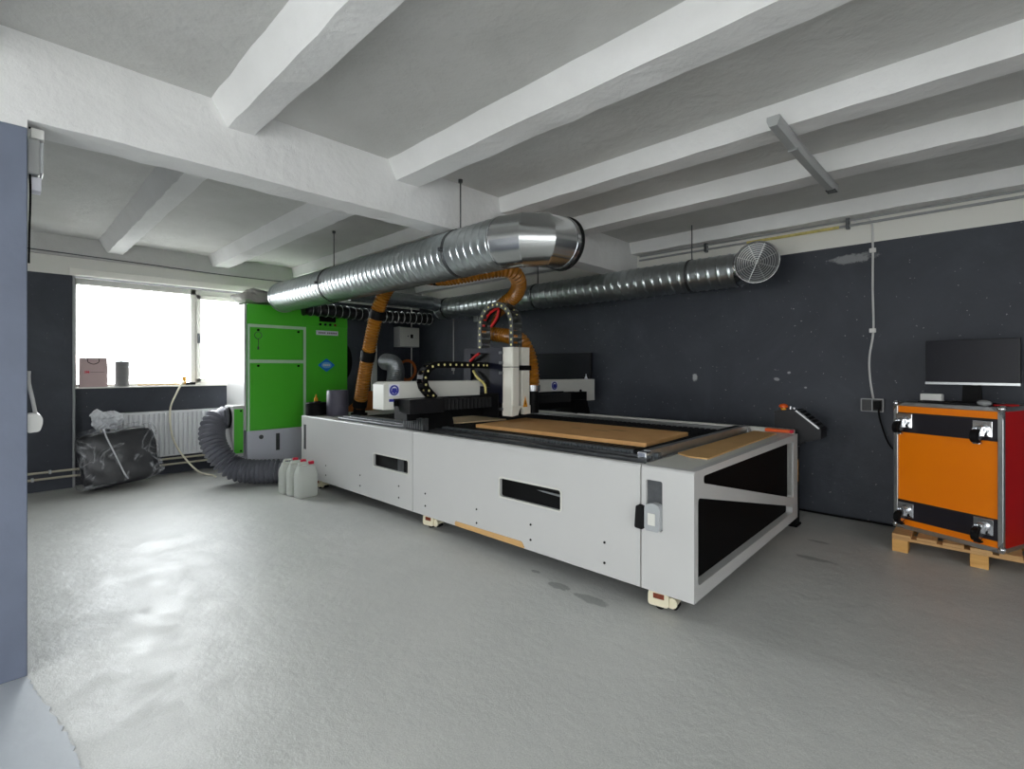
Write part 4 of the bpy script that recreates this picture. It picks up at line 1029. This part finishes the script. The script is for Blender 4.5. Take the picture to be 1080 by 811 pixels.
FA = math.radians(-22)
fc = thing('flight_case', 'orange and black flight case with silver edges and castors standing on the pallet', 'flight case', (-.576, 5.157, .1395), FA)
FW, FD, FH = .695, .545, 1.032; e = .032
bo = B().box(.012, FW-.012, .012, FD-.012, .012, FH-.012).obj('body', 'orange', fc)
B().box(FW-.0125, FW-.004, e, FD-e, e, FH-e).obj('side_panel', 'red', fc)
B().box(e, FW-e, e, FD-e, FH-.0125, FH-.004).obj('lid_mat', 'caseblk', fc)
ext = B()
for (x, y) in ((0, 0), (FW-e, 0), (0, FD-e), (FW-e, FD-e)): ext.box(x, x+e, y, y+e, .0, FH, .004)
for z in (0, FH-e):
    for y in (0, FD-e): ext.box(e, FW-e, y, y+e, z, z+e, .004)
    for x in (0, FW-e): ext.box(x, x+e, e, FD-e, z, z+e, .004)
ext.obj('edge_extrusion', 'alu', fc)
for (z0, z1) in ((FH-.245, FH-.085), (.08, .235)):
    B().box(.01, FW-.01, .004, .0115, z0, z1, .001).obj('black_band', 'caseblk', fc)
for (x, z) in ((.075, FH-.155), (.575, FH-.165), (.085, .155), (.58, .165)):
    pl = B().box(x-.052, x+.062, -.006, .0035, z-.052, z+.062, .003).obj('castor_plate', 'chrome', fc)
    f = B(); f.cyl((x, -.006, z), (x, -.028, z), .038, 22).ball((x, -.03, z), .03, (1, .5, 1))
    for sx in (-.026, .022): f.prism([(-.02, .02), (-.024, -.04), (-.085, -.075), (-.11, -.06), (-.10, -.03), (-.06, .02)], [], (x+sx, 0, z), (0, 1, 0), (0, 0, 1), (1, 0, 0), .004)
    f.obj('fork', 'chrome', pl, True)
    B().cyl((x-.018, -.082, z-.045), (x+.018, -.082, z-.045), .047, 24).obj('wheel', 'rubber', pl, True)
    B().box(x-.012, x+.03, -.10, -.06, z-.10, z-.088, .003).obj('brake_pedal', 'rubber' if z < .5 else 'chrome', pl)
for x in (0, FW):
    for z in (0, FH):
        sx, sz = (1 if x == 0 else -1), (1 if z == 0 else -1)
        for y, sy in ((0, 1), (FD, -1)):
            cr = B().ball((x+sx*.012, y+sy*.012, z+sz*.012 if z else .0265), .026, (1, 1, 1), 16, 10)
            for nx, nw in (((sx, 0, 0), (0, 0, sz)), ):
                yy = y-.003 if sy > 0 else y
                cr.prism([(0, 0), (.085, 0), (.03, .03), (0, .085)], [], (x, yy, z if z else .002), (sx, 0, 0), (0, 0, sz), (0, 1, 0), .004)
            cr.obj('ball_corner', 'chrome', fc, True)
        if 0: cr.prism([(0, 0), (.085, 0), (.03, .03), (0, .085)], [], (x, -.003, z if z else .002), (sx, 0, 0), (0, 0, sz), (0, 1, 0), .004)
ZT = .1395+FH
# monitor and small things on the case
t = thing('desk_monitor', 'wide dark monitor with silver chin standing on the orange flight case', 'monitor', (-.107, 5.235, ZT), math.radians(-10.5))
B().box(-.275, .275, -.012, .02, .145, .50, .004).obj('housing', 'plasticb', t)
B().box(-.268, .268, -.0145, -.0125, .17, .493).obj('display', 'screen', t)
B().box(-.276, .276, -.016, -.0125, .146, .166, .001).obj('silver_chin', 'alu', t)
B().prism([(-.06, .0), (.06, .0), (.045, .30), (-.045, .30)], [], (0, .03, .004), (1, 0, 0), (0, 0, 1), (0, 1, 0), .02).obj('stand', 'black', t)
B().prism(rrect(-.13, .13, -.07, .11, .03), [], (0, 0, .001), (1, 0, 0), (0, 1, 0), (0, 0, 1), .010).obj('foot', 'black', t)
tag(B().box(-.068, .068, -.03, .03, 0, .072, .006).xf(Matrix.Translation((-.335, 5.20, ZT)) @ Matrix.Rotation(-.25, 4, 'Z')).obj('white_adapter', 'plug'), 'small white box on the flight case below the monitor corner', 'box')
t = thing('keyboard', 'thin black keyboard on the flight case in front of the monitor', 'keyboard', (-.245, 5.085, ZT+.0005), FA)
B().box(-.17, .17, -.042, .042, 0, .016, .005).obj('tray', 'plasticb', t)
kk = B()
for i in range(15):
    for j in range(4): kk.box(-.16+.0215*i, -.142+.0215*i, -.034+.018*j, -.019+.018*j, .016, .020)
kk.obj('keys', 'rubber', t)
tag(B().ball((0, 0, .004), .03, (1.0, 1.7, .75)).xf(Matrix.Translation((-.03, 4.99, ZT+.018)) @ Matrix.Rotation(.8, 4, 'Z')).obj('computer_mouse', 'gcable', None, True), 'grey computer mouse on the front edge of the flight case', 'mouse')
tag(B().sweep(smooth_path([(.02, 5.02, ZT+.0068), (.07, 5.06, ZT+.0068), (.12, 5.05, ZT+.0068), (.15, 5.12, ZT+.0068), (.08, 5.14, ZT+.0068)], .015), .006, 8).obj('red_cable', 'redw', None, True), 'red cable lying on the right of the flight case top', 'cable')

# ------------------------------------------------------------------ light
w = bpy.data.worlds.new('overcast_sky'); SC.world = w; w.use_nodes = True
wn = w.node_tree; bgn = wn.nodes['Background']
wtc = new(wn, 'ShaderNodeTexCoord'); wsp = new(wn, 'ShaderNodeSeparateXYZ'); wn.links.new(wtc.outputs['Generated'], wsp.inputs[0])
side = mathn(wn, 'MULTIPLY', mathn(wn, 'SUBTRACT', 0.0, wsp.outputs['X']), 1.0, True)   # the overcast sky is brighter on the -X side
wn.links.new(mathn(wn, 'ADD', 4.9, mathn(wn, 'MULTIPLY', mathn(wn, 'POWER', side, 3.0), 30.0)), bgn.inputs['Strength'])
bgn.inputs['Color'].default_value = (0.95, 0.975, 1.0, 1)
def portal(name, loc, rot, sx, sy):
    L = bpy.data.lights.new(name, 'AREA'); L.shape = 'RECTANGLE'; L.size = sx; L.size_y = sy; L.cycles.is_portal = True
    o = bpy.data.objects.new(name, L); COL.objects.link(o); o.location = loc; o.rotation_euler = rot
portal('daylight_window', (XW-.28, 2.27, 1.88), (0, -PI/2, 0), 1.36, 3.25)
portal('daylight_side_window', (XE+.1, -.5, 1.85), (0, PI/2, 0), 1.5, 3.4)
portal('daylight_gate', (-1.1, YF-.1, 1.36), (PI/2, 0, 0), 3.4, 2.72)

# ------------------------------------------------------------------ camera
cam = bpy.data.cameras.new('camera'); co = bpy.data.objects.new('camera', cam); COL.objects.link(co)
co.location = (0, 0, 1.45); co.rotation_euler = (PI/2, 0, math.atan2(504, 523))
cam.sensor_width = 36; cam.lens = 523/1080*36; cam.shift_y = -17.5/1080; cam.clip_start = .05
SC.camera = co
SC.view_settings.view_transform = 'Standard'; SC.view_settings.look = 'None'
SC.view_settings.exposure = 0.32; SC.view_settings.gamma = 1.0
SC.view_settings.use_curve_mapping = False
